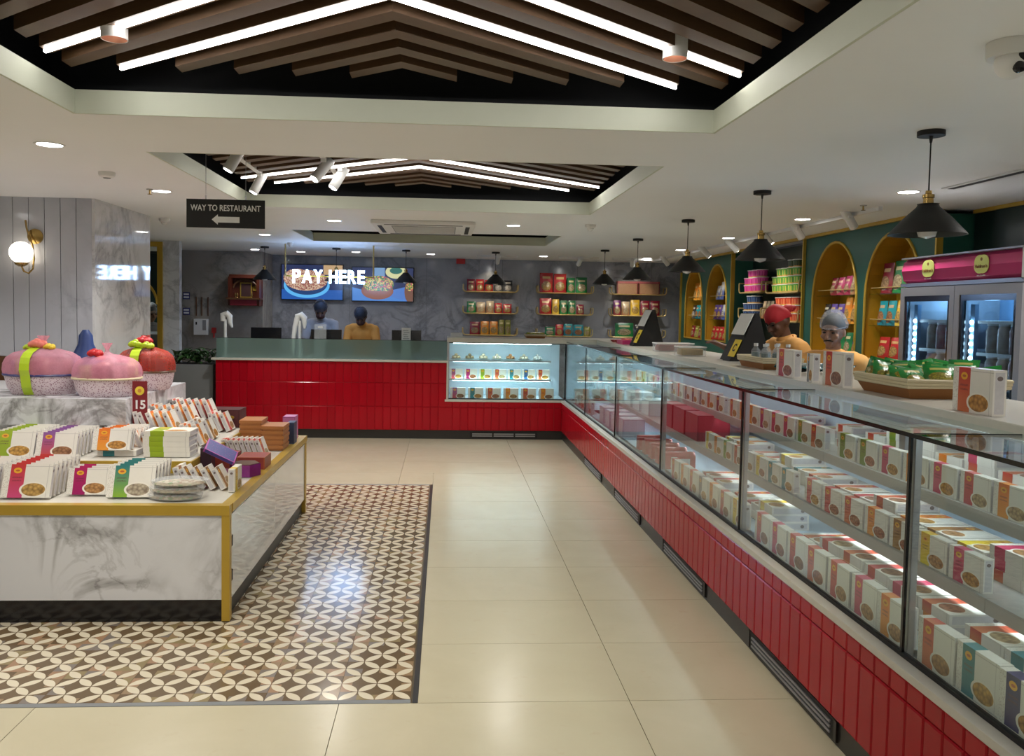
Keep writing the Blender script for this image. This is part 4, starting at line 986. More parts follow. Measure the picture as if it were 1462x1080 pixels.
# ------------------------------------------------------------------ PENDANTS
pd = thing('pendant_lamp', 'x', 'pendant lamp', (2.05, 3.5, CEIL))
MB().lathe([(.056, -.022), (.056, 0)], seg=28).build('canopy', 'black_matt', pd, True)
MB().tube([(0, 0, -.022), (0, 0, -.262)], .0032, 8).build('cord', 'black_matt', pd)
MB().tube([(0, 0, -.022), (0, 0, -.05)], [.009, .005], 10).build('cord_grip', 'black_matt', pd, True)
MB().lathe([(.012, -.255), (.014, -.268), (.024, -.272), (.024, -.285), (.020, -.288), (.022, -.315)], seg=20).build('socket', 'brass', pd, True)
MB().lathe([(.040, -.312), (.046, -.325), (.095, -.372), (.155, -.440), (.157, -.445), (.153, -.443), (.092, -.376), (.043, -.329)], seg=40, cap=False).build('shade', 'black_matt', pd, True)
MB().lathe([(.0448, -.312), (.001, -.311)], seg=24, cap=False).build('shade_top', 'black_matt', pd)
MB().lathe([(.015, -.345), (.034, -.385), (.042, -.425), (.034, -.452), (.001, -.462)], seg=20).build('bulb', 'bulb_glass', pd, True)
PR = [(2.08, 3.50), (2.045, 5.32), (2.07, 7.05), (2.08, 8.95), (2.05, 10.66)]; PB = [(-2.43, 11.37), (-1.475, 11.36), (-.543, 11.45), (.687, 11.48)]
wh = ['opposite the drinks fridge', 'above the red capped man', 'above the second wicker basket of bottles end', 'above the plastic tubs', 'near the inner corner of the counters']
wr = ['above the sixth and fifth glass cases', 'above the fourth glass case', 'above the third glass case', 'above the second glass case', 'above the inner corner of the counters']
wb_ = ['in front of the wooden shrine', 'between the two menu screens', 'in front of the salad bowl screen', 'in front of the first snack column']
for i, (x, y) in enumerate(PR + PB):
    lab = 'black cone pendant lamp on a thin cord ' + (wr + wb_)[i]; gp = 'pendants over the long counter' if i < 5 else 'pendants over the pay counter'
    if i == 0: pd.location = (x, y, CEIL); pd['label'] = lab; pd['group'] = gp
    else: copy_tree(pd, None, (x, y, CEIL), None, lab, gp)

# ------------------------------------------------------------------ DOWNLIGHTS
def downlight(x, y, lab, power=26, first=[None]):
    if first[0] is None:
        t = thing('downlight', lab, 'light', (x, y, CEIL), 0, 'recessed round downlights')
        MB().lathe([(.062, -.004), (.074, -.003), (.074, -.0005), (.060, -.0005)], seg=28, cap=False).build('rim', 'white_plastic', t, True)
        MB().lathe([(.060, -.0025), (.001, -.0027)], seg=28, cap=False).build('lens', 'downlight_glow', t)
        first[0] = t
    else: t = copy_tree(first[0], None, (x, y, CEIL), None, lab)
    spot((x, y, CEIL-.02), (x, y, 0), power*1.12, (1, .97, .91), RAD(138), .6, .06)
    return t
A = 'recessed round downlight in the ceiling '
for x, y, l, p in ((-2.02, 4.40, 'above the island', 26), (-2.02, 6.07, 'beside the small sprinkler', 26), (-2.03, 9.49, 'in front of the shrine alcove', 34), (-2.02, 2.7, 'above the open floor', 26), (-1.035, 7.80, 'beside the air conditioner, pay counter side', 46), (.632, 7.86, 'beside the air conditioner, snack shelf side', 46),
                (2.95, 5.19, 'in the row along the green cabinets', 20), (2.965, 6.80, 'in the row along the green cabinets', 20), (2.965, 8.62, 'in the row along the green cabinets', 20), (2.96, 10.38, 'in the row along the green cabinets', 18), (2.957, 12.11, 'in the row along the green cabinets', 16), (2.95, 3.47, 'in the row along the green cabinets', 22), (2.95, 1.75, 'in the row along the green cabinets', 26), (2.95, .05, 'in the row along the green cabinets', 26), (-4.45, 11.75, 'added to light the dining room behind the gold window', 34),  # dining room lamp and the two row lamps nearest the entrance added for brightness
                (-2.70, 12.0, 'in the row before the back wall', 6), (-2.11, 12.3, 'in the row before the back wall', 6), (-1.295, 12.1, 'in the row before the back wall', 6), (-.221, 12.2, 'in the row before the back wall', 6), (1.426, 12.14, 'in the row before the back wall', 7),
                (1.6, .6, 'behind the aisle', 26), (-2.0, .8, 'behind the aisle', 26), (0, -1.9, 'behind the aisle', 26), (-3.9, 3.0, 'at the far side of the shop', 26), (-3.9, 5.2, 'at the far side of the shop', 26), (1.6, -1.9, 'behind the aisle', 20)):
    downlight(x, y, A + l, p)

# copper lined cylinder lights inside the first coffer
for i, (x, y) in enumerate(((-1.175, 3.05), (.825, 3.04))):
    t = thing('cylinder_light', 'short white cylinder light with copper lining between the slats, %s side' % ('island' if i == 0 else 'long counter'), 'light', (x, y, 2.545), 0, 'copper lined cylinder lights')
    MB().lathe([(.042, .0), (.045, 0), (.045, .10)], seg=28, cap=False).build('housing', 'white_plastic', t, True)
    MB().lathe([(.042, .001), (.018, .07)], seg=28, cap=False).build('reflector', 'copper', t, True)
    MB().lathe([(.045, .10), (.001, .101)], seg=28, cap=False).build('cap', 'white_plastic', t)
    MB().lathe([(.018, .068), (.001, .0685)], seg=16, cap=False).build('lamp', 'copper', t)
    spot((x, y, 2.535), (x + (.35 if i == 0 else -.3), y+.8, 0), 30, (1, .92, .75), RAD(80), .8, .03)
# white track spots
def track_spot(lab, loc, aim, zt, power=0, col=(1, .86, .66), grp='white track spots', cone=38, L=.15, r=.034):
    t = thing('track_spot', lab, 'spotlight', loc, 0, grp)
    d = (Vector(aim)-Vector(loc)).normalized()
    m = MB().lathe([(r*.9, -.02), (r, -.016), (r, L), (r*.85, L+.012)], seg=24, cap=True); o = m.build('head', 'white_plastic', t, True); o.rotation_euler = d.to_track_quat('-Z', 'Y').to_euler()
    o.location = -d*0.0
    ln = MB().lathe([(r*.80, -.0215), (.001, -.0217)], seg=20, cap=False).build('lens', 'downlight_glow' if power else 'bulb_glass', t); ln.rotation_euler = o.rotation_euler
    back = -d*L*.6
    MB().tube([tuple(back), (back.x, back.y, zt-loc[2])], .007, 8).build('stem', 'white_plastic', t)
    bx('adapter', 'white_plastic', t, back.x-.016, back.x+.016, back.y-.05, back.y+.05, zt-loc[2]-.02, zt-loc[2])
    if power: spot(tuple(Vector(loc)+d*.03), aim, power, col, RAD(cone), .6, .02)
    return t
for x, y, a, l in ((-1.33, 5.22, (-2.2, 4.9, .8), 'beside the hanging sign, aimed at the island'), (-1.40, 6.20, (-2.2, 5.9, .8), 'behind the hanging sign'), (-.85, 5.50, (-2.1, 4.6, .7), 'in the coffer, left of the pair'), (-.78, 5.86, (-1.7, 5.4, .8), 'in the coffer, right of the pair')):
    track_spot('white cylinder track spot ' + l, (x, y, 2.46), a, 2.579, 16, (1, .95, .88), 'track spots in the second coffer', 50)
for x, y, zt in ((-.80, 5.68, 2.579), (-1.36, 5.7, 2.579)):
    tag(MB().box(x-.018, x+.018, y-.55, y+.55, zt-.001, zt+.02).build('light_track', 'white_plastic'), 'white light track %s in the second coffer' % ('over the spot pair' if x > -1 else 'near the sign'), 'light track')
tk = tag(MB().box(3.135, 3.165, 5.9, 12.6, CEIL-.03, CEIL-.0005).build('light_track', 'white_plastic'), 'long grey light track on the ceiling in front of the green cabinets', 'light track')
for i, (y, ty, tz, pw) in enumerate(((6.30, 6.6, 1.6, 6), (7.25, 7.55, 1.55, 6), (7.95, 7.65, 1.5, 5), (8.9, 9.0, 1.7, 8), (9.85, 9.9, 1.7, 8), (10.6, 10.95, 1.6, 6), (11.7, 12.0, 1.6, 6))):
    track_spot('white track spot aimed at the %s' % (['arch beside the fridge', 'arch behind the peach shirts', 'arched cabinet behind the fridge', 'red tubs', 'pink tubs', 'arch beside the dark bay', 'arch beside the back wall'][i]), (3.15, y, CEIL-.10), (3.80, ty, tz), CEIL-.03, pw, (1, .88, .70), 'track spots along the green cabinets', 56)
for i, (x, tx) in enumerate(((.75, .70), (1.95, 1.88), (2.75, 2.95))):
    tag(MB().box(x-.3, x+.3, 12.15, 12.18, CEIL-.03, CEIL-.0005).build('light_track', 'white_plastic'), 'short light track before the %s column of wall snack shelves' % ['first', 'middle', 'last'][i], 'light track')
    track_spot('white track spot aimed at the %s column of wall snack shelves' % ['first', 'middle', 'last'][i], (x, 12.165, CEIL-.10), (tx, 13.1, 1.85), CEIL-.03, 9, (1, .88, .66), 'track spots before the snack shelves', 46)

# ------------------------------------------------------------------ ceiling fittings
ac = thing('air_conditioner', 'square white ceiling cassette air conditioner between the coffers', 'air conditioner', (-.21, 8.17, CEIL))
bx('panel', 'white_plastic', ac, -.475, .475, -.56, .50, -.035, -.0005, .008)
for a in ((-.36, .36, -.50, -.46), (-.36, .36, .40, .44), (-.43, -.39, -.38, .34), (.39, .43, -.38, .34)): bx('air_slot', 'black_matt', ac, *a, -.037, -.0352)
bx('grille', 'grey_plastic', ac, -.30, .30, -.36, .32, -.038, -.0352)
for q in range(12): MB().box(-.29, .29, -.34+.055*q, -.325+.055*q, -.042, -.0381).build('grille_bar', 'white_plastic', ac)
cc = thing('security_camera', 'white turret camera with two dark lenses under the ceiling', 'camera', (1.63, 2.36, CEIL))
MB().lathe([(.062, -.045), (.064, -.02), (.064, -.0005)], seg=32).build('mount', 'white_plastic', cc, True)
MB().ball((0, -.008, -.062), .046, seg=28, ring=18).build('ball', 'white_plastic', cc, True)
for x, z in ((.006, -.052), (-.004, -.083)): MB().lathe([(.0165, 0), (.0165, .012), (.010, .016)], (x, -.040, z), 20, axis='y').build('lens', 'black_gloss', cc, True)
def dome(x, y, lab, r=.05, big=False):
    t = thing('smoke_detector' if not big else 'dome_camera', lab, 'smoke detector' if not big else 'camera', (x, y, CEIL))
    MB().lathe([(r*.55, -.034), (r*.9, -.026), (r, -.012), (r, -.0005)], seg=24).build('body', 'white_plastic', t, True)
    if big: MB().ball((0, 0, -.030), r*.62, seg=16, ring=10).build('dome', 'bulb_glass', t, True)
    else: MB().lathe([(r*.40, -.038), (r*.45, -.0345)], seg=16).build('sensor', 'grey_plastic', t)
dome(-2.08, 5.27, 'white smoke detector on the ceiling above the island'); dome(1.326, 7.63, 'white dome camera on the ceiling by the long counter', .05, True); dome(-2.63, 7.98, 'white dome camera on the ceiling by the panelled wall', .05, True); dome(-1.95, 10.6, 'small dome camera on the ceiling over the pay counter', .04, True)
for x, y, lab in ((-2.07, 5.98, 'small sprinkler head beside a downlight above the island'), (3.0, 5.86, 'small sprinkler head near the green cabinets')):
    t = thing('sprinkler', lab, 'sprinkler', (x, y, CEIL)); MB().lathe([(.022, -.006), (.024, -.0005)], seg=16).build('plate', 'steel', t, True); MB().tube([(0,0,-.006), (0,0,-.035)], .006, 8).build('head', 'brass', t); MB().lathe([(.016, -.038), (.016, -.035)], seg=12).build('deflector', 'brass', t)
t = thing('ceiling_slot_vent', 'thin linear slot vent in the ceiling above the drinks fridge', 'vent', (3.1, 4.4, CEIL)); bx('frame', 'white_plastic', t, -.05, .05, -.6, .6, -.008, -.0005); bx('slot', 'black_matt', t, -.02, .02, -.58, .58, -.0095, -.0081)

# ------------------------------------------------------------------ POUCHES AND TUBS
pc = {}
def pouch_mesh(w, h, t):
    key = (w, h, t)
    if key in pc: return pc[key]
    m = MB(); nu, nv = 8, 9
    for side in (-1, 1):
        base_i = len(m.v)
        for j in range(nv+1):
            v = j/nv
            for i in range(nu+1):
                u = i/nu; a = (sin(pi*u)**.55)*(min(1, (1-v)*3.2)**.7 if v < 1 else 0)*(.55+.45*sin(pi*min(1, v*1.3+.15)))
                m.v.append(((u-.5)*w*(1-.04*sin(pi*v)), side*(-1)*t/2*a if side < 0 else t/2*a*1.0, v*h) if True else None)
        for j in range(nv):
            for i in range(nu):
                q = [base_i+j*(nu+1)+i, base_i+j*(nu+1)+i+1, base_i+(j+1)*(nu+1)+i+1, base_i+(j+1)*(nu+1)+i]
                m.f.append(tuple(q)); m.mi.append(0); m.uv[len(m.f)-1] = [(i/nu, j/nv), ((i+1)/nu, j/nv), ((i+1)/nu, (j+1)/nv), (i/nu, (j+1)/nv)]
    # front side must bulge towards -y
    n1 = (nu+1)*(nv+1)
    for q in range(n1): x, y, z = m.v[q]; m.v[q] = (x, -abs(y), z)
    for q in range(n1, 2*n1): x, y, z = m.v[q]; m.v[q] = (x, abs(y), z)
    pc[key] = m.mesh('snack_pouch', 'pouch', True); return pc[key]
PCN = {'red': ((.42,.015,.02), (.36,.02,.02), (.62,.40,.12)), 'maroon': ((.20,.01,.03), (.24,.02,.03), (.50,.34,.18)), 'green': ((.01,.14,.05), (.02,.22,.06), (.55,.48,.28)), 'orange': ((.62,.20,.02), (.70,.30,.03), (.62,.40,.12)), 'yellow': ((.68,.42,.03), (.72,.50,.06), (.70,.45,.10)), 'black': ((.015,.015,.02), (.10,.10,.10), (.62,.60,.56)), 'purple': ((.12,.01,.14), (.30,.05,.05), (.65,.55,.32)), 'teal': ((.01,.25,.30), (.02,.20,.26), (.45,.20,.08)), 'cream': ((.55,.42,.28), (.40,.20,.10), (.66,.52,.30)), 'olive': ((.20,.20,.03), (.30,.30,.06), (.58,.46,.20)), 'pink': ((.45,.05,.18), (.40,.04,.10), (.66,.42,.30)), 'white': ((.5,.55,.62), (.10,.14,.40), (.60,.60,.60)), 'violet': ((.10,.06,.30), (.08,.03,.12), (.62,.40,.14))}
def pouch(cname, size, loc, rotz, where, group, lean=.10, name='snack_pouch'):
    o = bpy.data.objects.new(name, pouch_mesh(*size)); COL.objects.link(o); o.location = loc; o.rotation_euler = (-lean, 0, rotz); cols(o, *PCN[cname])
    tag(o, '%s foil snack pouch %s' % (cname, where), 'snack packet', group); return o
# wall shelves (bent gold trays) on the back wall
def gold_tray(lab, loc, wd, dp, rz=0.0, ht=.11, grp='gold wall shelves'):
    t = thing('wall_shelf', lab, 'shelf', loc, rz, grp); a = wd/2; r = .05; path = [(-a, ht)] + [(-a+r-r*cos(RAD(q)), r-r*sin(RAD(q))) for q in range(0, 91, 15)] + [(a-r+r*sin(RAD(q)), r-r*cos(RAD(q))) for q in range(0, 91, 15)] + [(a, ht)]
    for y in (-dp, -.006): MB().tube([(x, y, z) for x, z in path], .009, 8).build('rail', 'gold_wire', t, True)
    bx('plate', 'gold_wire', t, -a+.05, a-.05, -dp+.006, -.004, -.004, .006)
    for s in (-1, 1): MB().tube([(s*a, -dp, ht), (s*a, -.006, ht)], .008, 8).build('side_rail', 'gold_wire', t, True)
    return t
COLX = [(.71, .86, 'first'), (1.89, .88, 'middle'), (3.06, .88, 'last')]
LV = [(1.905, 'top'), (1.565, 'middle'), (1.225, 'bottom')]
for x, wd, cn in COLX:
    for z, ln in LV: gold_tray('bent gold wall shelf, %s shelf of the %s snack column on the back wall' % (ln, cn), (x, 13.199, z), wd, .20)
def shelf_pouches(xc, zi, items, cn):
    z, ln = LV[zi]; x = xc - sum(i[1]+.012 for i in items)/2
    for cname, wd, hg in items:
        pouch(cname, (wd, hg, .07), (x+wd/2, 13.08, z+.0065), 0, 'on the %s shelf of the %s snack column' % (ln, cn), 'snack pouches on the back wall', .06); x += wd+.012
shelf_pouches(.70, 0, [('maroon', .13, .19), ('red', .13, .19), ('red', .13, .18), ('black', .14, .18), ('black', .14, .18)], 'first')
shelf_pouches(.70, 1, [('green', .14, .18), ('cream', .14, .17), ('cream', .12, .19), ('red', .12, .16), ('red', .14, .15)], 'first')
shelf_pouches(.72, 2, [('maroon', .16, .20), ('orange', .13, .21), ('orange', .13, .21), ('olive', .09, .24), ('olive', .09, .24)], 'first')
shelf_pouches(1.87, 0, [('red', .21, .31), ('red', .20, .30), ('green', .13, .24), ('green', .18, .25)], 'middle')
shelf_pouches(1.85, 1, [('red', .19, .25), ('yellow', .11, .24), ('green', .12, .22), ('green', .12, .22), ('maroon', .12, .16)], 'middle')
shelf_pouches(1.95, 2, [('green', .16, .14), ('red', .12, .18), ('teal', .14, .19), ('teal', .16, .18), ('olive', .10, .15)], 'middle')
shelf_pouches(3.05, 1, [('purple', .12, .24), ('cream', .13, .22), ('yellow', .15, .25), ('maroon', .15, .24), ('maroon', .15, .24)], 'last')
shelf_pouches(3.02, 2, [('green', .30, .22), ('black', .14, .2), ('olive', .16, .2)], 'last')
for i in range(2): carton('snack_carton', .33, .12, .17, (2.88+.35*i, 13.09, LV[0][0]+.0065), 0, (.42,.24,.14), (.20,.02,.04), 'wide maroon snack carton on the top shelf of the last snack column', 'box', 'snack cartons on the top shelf')
carton('snack_carton', .68, .10, .03, (3.06, 13.09, LV[0][0]+.177), 0, (.45,.12,.14), (.35,.05,.06), 'flat pink carton across the maroon snack cartons', 'box')

# ------------------------------------------------------------------ GREEN ARCHED CABINETS
def arch_pts(y0, y1, zb, zs, zt, n=16):
    c, a = (y0+y1)/2, (y1-y0)/2
    return [(y0, zb), (y1, zb), (y1, zs)] + [(c+a*cos(pi*q/n), zs+(zt-zs)*sin(pi*q/n)) for q in range(1, n)] + [(y0, zs)]
CABX = 3.65
def cabinet(label, y0, y1, arches, z0=1.10, ztop=2.39):
    t = thing('arched_cabinet', label, 'cabinet')
    bm = bmesh.new()
    def loop(pts):
        vs = [bm.verts.new((CABX, y, z)) for y, z in pts]; return [bm.edges.new((vs[i], vs[(i+1) % len(vs)])) for i in range(len(vs))]
    ed = loop([(y0, z0), (y1, z0), (y1, ztop), (y0, ztop)]); ap = [arch_pts(*a) for a in arches]
    for p in ap: ed += loop(p)
    bmesh.ops.triangle_fill(bm, use_beauty=True, use_dissolve=False, edges=ed)
    me = bpy.data.meshes.new('front_panel'); bm.to_mesh(me); bm.free(); me.materials.append(M('green_panel')); link('front_panel', me, t)
    for i, p in enumerate(ap):
        m = MB(); n = len(p)
        for q in range(n): a, b = p[q], p[(q+1) % n]; m.quad((CABX, *a), (CABX, *b), (3.93, *b), (3.93, *a))
        m.f.append(tuple(range(len(m.v), len(m.v)+n))); m.mi.append(0); m.v += [(3.93, *q) for q in p]
        nn = m.build('niche', 'niche_yellow', t)
        MB().tube([(CABX-.004, *q) for q in p], .013, 8, closed=True).build('arch_trim', 'gold_trim', t, True)
        a0, a1 = arches[i][0], arches[i][1]
        for zz in (1.545, 1.815):
            bx('glass_shelf', 'shelf_glass', nn, CABX+.03, 3.925, a0+.012, a1-.012, zz-.008, zz); MB().tube([(CABX+.045, a0+.01, zz+.05), (CABX+.045, a1-.01, zz+.05)], .005, 6).build('shelf_rail', 'gold_wire', nn)
    for yy in (y0-.02, y1+.0): bx('edge_trim', 'gold_trim', t, CABX-.03, CABX+.02, yy, yy+.02, z0, ztop)
    bx('edge_trim', 'gold_trim', t, CABX-.03, CABX+.02, y0-.02, y1+.02, ztop+.0005, CEIL-.002); bx('ledge', 'gold_trim', t, CABX-.06, CABX-.001, y0, y1, z0-.03, z0)
    bx('base_unit', 'green_panel', t, CABX-.05, 3.94, y0, y1, 0, z0-.031); bx('side', 'green_panel', t, CABX+.001, 3.94, y0-.018, y0-.001, z0, ztop); bx('side', 'green_panel', t, CABX+.001, 3.94, y1+.001, y1+.018, z0, ztop)
    return t
AN = [(7.18, 8.06, 1.255, 1.78, 2.31), (6.18, 7.03, 1.255, 1.78, 2.31)]; AF = [(10.60, 11.42, 1.255, 1.78, 2.28), (11.62, 12.44, 1.255, 1.78, 2.28)]
cabinet('green cabinet with two lit yellow arched niches behind the drinks fridge', 5.98, 8.26, AN)
cabinet('green cabinet with two lit yellow arched niches next to the back wall', 10.40, 12.66, AF)
def niche_pouches(a, zz, items, where):
    y = (a[0]+a[1])/2 + sum(i[1]+.012 for i in items)/2
    for cname, wd, hg in items:
        pouch(cname, (wd, hg, .07), (3.735, y+.10-wd/2, zz+.0006), -pi/2, where, 'snack pouches in the arched niches', .08); y -= wd+.012
n1, n2, n3, n4 = 'of the arch behind the peach shirts', 'of the arch beside the fridge', 'of the arch beside the dark bay', 'of the arch beside the back wall'
niche_pouches((7.05, 7.95), 1.815, [('maroon', .12, .17), ('pink', .13, .17), ('pink', .12, .18), ('cream', .10, .2)], 'on the upper shelf ' + n1)
niche_pouches((7.1, 8.0), 1.545, [('black', .12, .19), ('violet', .13, .19), ('violet', .13, .19), ('orange', .13, .25), ('orange', .12, .25)], 'on the lower shelf ' + n1)
niche_pouches((7.0, 7.9), 1.268, [('black', .12, .2), ('green', .14, .2), ('green', .14, .2), ('violet', .12, .18)], 'on the floor ' + n1)
niche_pouches((6.12, 7.0), 1.815, [('maroon', .17, .26), ('green', .19, .27), ('green', .15, .26)], 'on the upper shelf ' + n2)
niche_pouches((6.2, 7.0), 1.545, [('teal', .13, .21), ('teal', .13, .21), ('yellow', .11, .21), ('yellow', .11, .2)], 'on the lower shelf ' + n2)
niche_pouches((6.15, 7.0), 1.268, [('red', .17, .18), ('red', .17, .18), ('red', .16, .17)], 'on the floor ' + n2)
niche_pouches(AF[0], 1.815, [('white', .14, .19), ('white', .14, .24)], 'on the upper shelf ' + n3); niche_pouches(AF[0], 1.545, [('violet', .15, .2), ('violet', .15, .2), ('white', .15, .2)], 'on the lower shelf ' + n3); niche_pouches(AF[0], 1.268, [('red', .15, .18), ('red', .15, .18), ('red', .15, .18), ('red', .13, .17)], 'on the floor ' + n3)
niche_pouches(AF[1], 1.815, [('orange', .16, .26), ('orange', .16, .28)], 'on the upper shelf ' + n4); niche_pouches(AF[1], 1.545, [('black', .15, .2), ('teal', .15, .2), ('teal', .12, .2)], 'on the lower shelf ' + n4); niche_pouches(AF[1], 1.268, [('maroon', .17, .17), ('olive', .17, .17), ('maroon', .15, .16)], 'on the floor ' + n4)
# dark bay between them, with tubs on gold racks
db = thing('dark_bay', 'dark recessed bay with a gold frame between the two green cabinets', 'cabinet'); bx('back', 'dark_green', db, 3.90, 3.94, 8.285, 10.375, 0, CEIL-.03); bx('top_trim', 'gold_trim', db, 3.62, 3.66, 8.285, 10.375, CEIL-.03, CEIL-.002)
bx('counter', 'dark_green', db, 3.62, 3.899, 8.285, 10.375, 0, 1.22)
db2 = thing('wall_cabinet', 'dark wall cabinet with a gold frame above the drinks fridge', 'cabinet'); bx('panel', 'dark_green', db2, 3.90, 3.94, 5.30, 5.95, 1.1, CEIL-.03)
for a in ((5.27, 5.30, 1.1, CEIL-.002), (5.30, 5.955, CEIL-.029, CEIL-.002)): bx('frame', 'gold_trim', db2, 3.885, 3.94, *a)
tubm = {}
def tub(loc, r, h, c1, c2, where, group, sq=False):
    key = (r, h, sq)
    if key not in tubm:
        sg = 20
        tubm[key] = (MB().lathe([(r*.86, 0), (r*.98, h*.92)], seg=sg, uv=True).mesh('body', 'tub_print', True), MB().lathe([(r*1.04, h*.90), (r*1.06, h*.92), (r*1.06, h*.99), (r*.98, h)], seg=sg).mesh('lid', 'white_plastic', True))
    t = thing('sweet_tub', where, 'tub', loc, 0, group); cols(link('body', tubm[key][0], t), c1, c2); link('lid', tubm[key][1], t); return t
RACKS = [(9.87, .74, 1.885, 'upper rack on the back wall side'), (8.92, .90, 1.865, 'upper rack on the fridge side'), (9.87, .74, 1.575, 'lower rack on the back wall side'), (8.92, .90, 1.545, 'lower rack on the fridge side')]
for y, wd, z, nm in RACKS: gold_tray('gold wire rack of tubs in the dark bay, ' + nm, (3.90, y, z), wd, .22, -pi/2, .12, 'gold racks in the dark bay')
def tubs(ri, n, lev, c1, c2, cn, r=.066, h=.088, off=0.0):
    y, wd, z, nm = RACKS[ri]
    for l_ in range(lev):
        for q in range(n - (l_ > 1)):
            for xd in (3.755,): tub((xd, y + (q-(n-1)/2)*r*2.2 + off + (.03 if l_ > 1 else 0), z+.0065+h*1.004*l_), r, h, c1, c2, '%s printed tub with white lid on the %s' % (cn, nm), 'printed tubs on the racks')
tubs(0, 4, 3, (.62,.08,.34), (.40,.02,.20), 'pink'); tubs(1, 5, 3, (.12,.38,.06), (.55,.50,.10), 'green'); tubs(2, 3, 3, (.02,.05,.16), (.10,.18,.34), 'navy', off=.08); tubs(3, 5, 3, (.55,.07,.03), (.66,.20,.08), 'orange red')
for q in range(2): tub((3.755, 8.80-.13*q, 1.865+.0065+.0884*3), .06, .08, (.04,.07,.03), (.10,.12,.05), 'dark green tub with white lid on top of the green tubs', 'dark tubs on top')
for q in range(3): pouch('cream', (.09, .2, .06), (3.76, 9.62-.11*q, 1.575+.0065), -pi/2, 'between the navy and red tubs', 'cream pouches on the rack')

# ------------------------------------------------------------------ DRINKS FRIDGE
FXF, F0, F1 = 3.02, 4.18, 5.36
fr = thing('drinks_fridge', 'grey two door glass drinks fridge with a pink header sign', 'fridge')
for a in ((3.06, 3.72, F0, F0+.05, .12, 2.0), (3.06, 3.72, F1-.05, F1, .12, 2.0), (3.06, 3.72, F0+.05, F1-.05, 1.80, 2.0), (3.06, 3.72, F0+.05, F1-.05, .12, .30)): bx('casing', 'fridge_grey', fr, *a)
bx('back', 'fridge_liner', fr, 3.68, 3.72, F0+.05, F1-.05, .30, 1.80); bx('centre_divider', 'fridge_grey', fr, 3.06, 3.10, 4.75, 4.79, .30, 1.80); bx('foot_grille', 'black_matt', fr, 3.07, 3.70, F0+.02, F1-.02, 0, .12)
m = MB(); pr = [(3.06, 1.84), (3.035, 1.86), (3.022, 1.92), (3.035, 1.975), (3.06, 1.995)]
for q in range(4): m.quad((pr[q][0], F0+.02, pr[q][1]), (pr[q][0], F1-.005, pr[q][1]), (pr[q+1][0], F1-.005, pr[q+1][1]), (pr[q+1][0], F0+.02, pr[q+1][1]))
hd = m.build('header_sign', 'pink_sign', fr, True); bx('header_cap', 'white_plastic', fr, 3.02, 3.07, F0-.02, F0+.019, 1.83, 2.005); bx('header_rail', 'steel', fr, 3.02, 3.07, F0, F1, 1.815, 1.838); bx('header_rail', 'steel', fr, 3.02, 3.08, F0, F1, 1.996, 2.006)
for y in (4.53, 5.05):
    p = [(.062*cos(a)*(1+.12*abs(cos(a)*sin(a))*2), .052*sin(a)*(1+.12*abs(cos(a)*sin(a))*2)) for a in [2*pi*q/28 for q in range(28)]]
    bd = MB().prism([(3.0205, y+a, 1.925+b) for a, b in p], (-.003, 0, 0)).build('badge', 'badge_green', hd)
    link('lettering', text_mesh("Haldiram's", .026, .0006, 'badge_brown', .0006), bd, (3.0165, y, 1.912), (pi/2, 0, -pi/2))
    MB().lathe([(.010, 0), (.010, .001)], (3.0172, y, 1.953), 12, axis='x').build('emblem', 'badge_brown', bd)
    link('lettering', text_mesh("taste of tradition", .011, .0004, 'paper'), bd, (3.0190, y, 1.862), (pi/2, 0, -pi/2))
fl = random.Random(5)
for di, (a, b) in enumerate(((4.772, F1-.006), (F0+.006, 4.768))):
    d = thing('door', None, None); d.parent = fr
    for q in ((a, a+.045, .30, 1.81), (b-.045, b, .30, 1.81), (a+.045, b-.045, 1.755, 1.81), (a+.045, b-.045, .30, .36)): bx('door_frame', 'fridge_grey', d, FXF, 3.058, *q)
    for q in ((a+.045, a+.07, .36, 1.755), (b-.07, b-.045, .36, 1.755), (a+.07, b-.07, 1.72, 1.755)): bx('door_gasket', 'black_gloss', d, FXF+.006, 3.05, *q)
    bx('door_glass', 'fridge_glass', d, FXF+.018, FXF+.024, a+.07, b-.07, .36, 1.72)
    bx('light_bar', 'fridge_liner', fr, 3.075, 3.10, b-.115, b-.075, .40, 1.70)
    for q in range(28):
        z = .46+.042*q; MB().ball((3.071, b-.095, z), .009, .012, .012, 8, 6).build('light_bead', 'bead_glow', fr)
    for si, z in enumerate((1.605, 1.420, 1.235, 1.0, .75)):
        bx('shelf', 'white_plastic', fr, 3.085, 3.67, a+.03, b-.13, z-.018, z)
        if si == 0: continue
        for q in range(4):
            cc_ = [(.45,.05,.08), (.55,.40,.30), (.30,.03,.05), (.20,.12,.06)][fl.randrange(4)]
            o = MB().lathe([(.032, 0), (.036, .01), (.036, .13), (.026, .15), (.026, .155)], seg=16).build('drink_jar', 'tint_gloss', None, True, (3.135, a+.085+.10*q, z+.0005)); cols(o, cc_, (.55,.50,.48)); tag(o, 'dark dessert jar with white lid on the %s shelf of the fridge, %s' % (['', 'second', 'third', 'fourth', 'lowest'][si], 'cabinet side door' if di == 0 else 'entrance side door'), 'jar', 'jars in the fridge')
            MB().lathe([(.030, .155), (.030, .178)], seg=16).build('lid', 'white_plastic', o)
l = bpy.data.lights.new('fridge_light', 'POINT'); l.energy = 1.8; l.color = (.36, .68, 1); l.shadow_soft_size = .05
for y in (4.45, 5.05):
    lo = bpy.data.objects.new('fridge_light', l); COL.objects.link(lo); lo.parent = fr; lo.location = (3.45, y, 1.73)
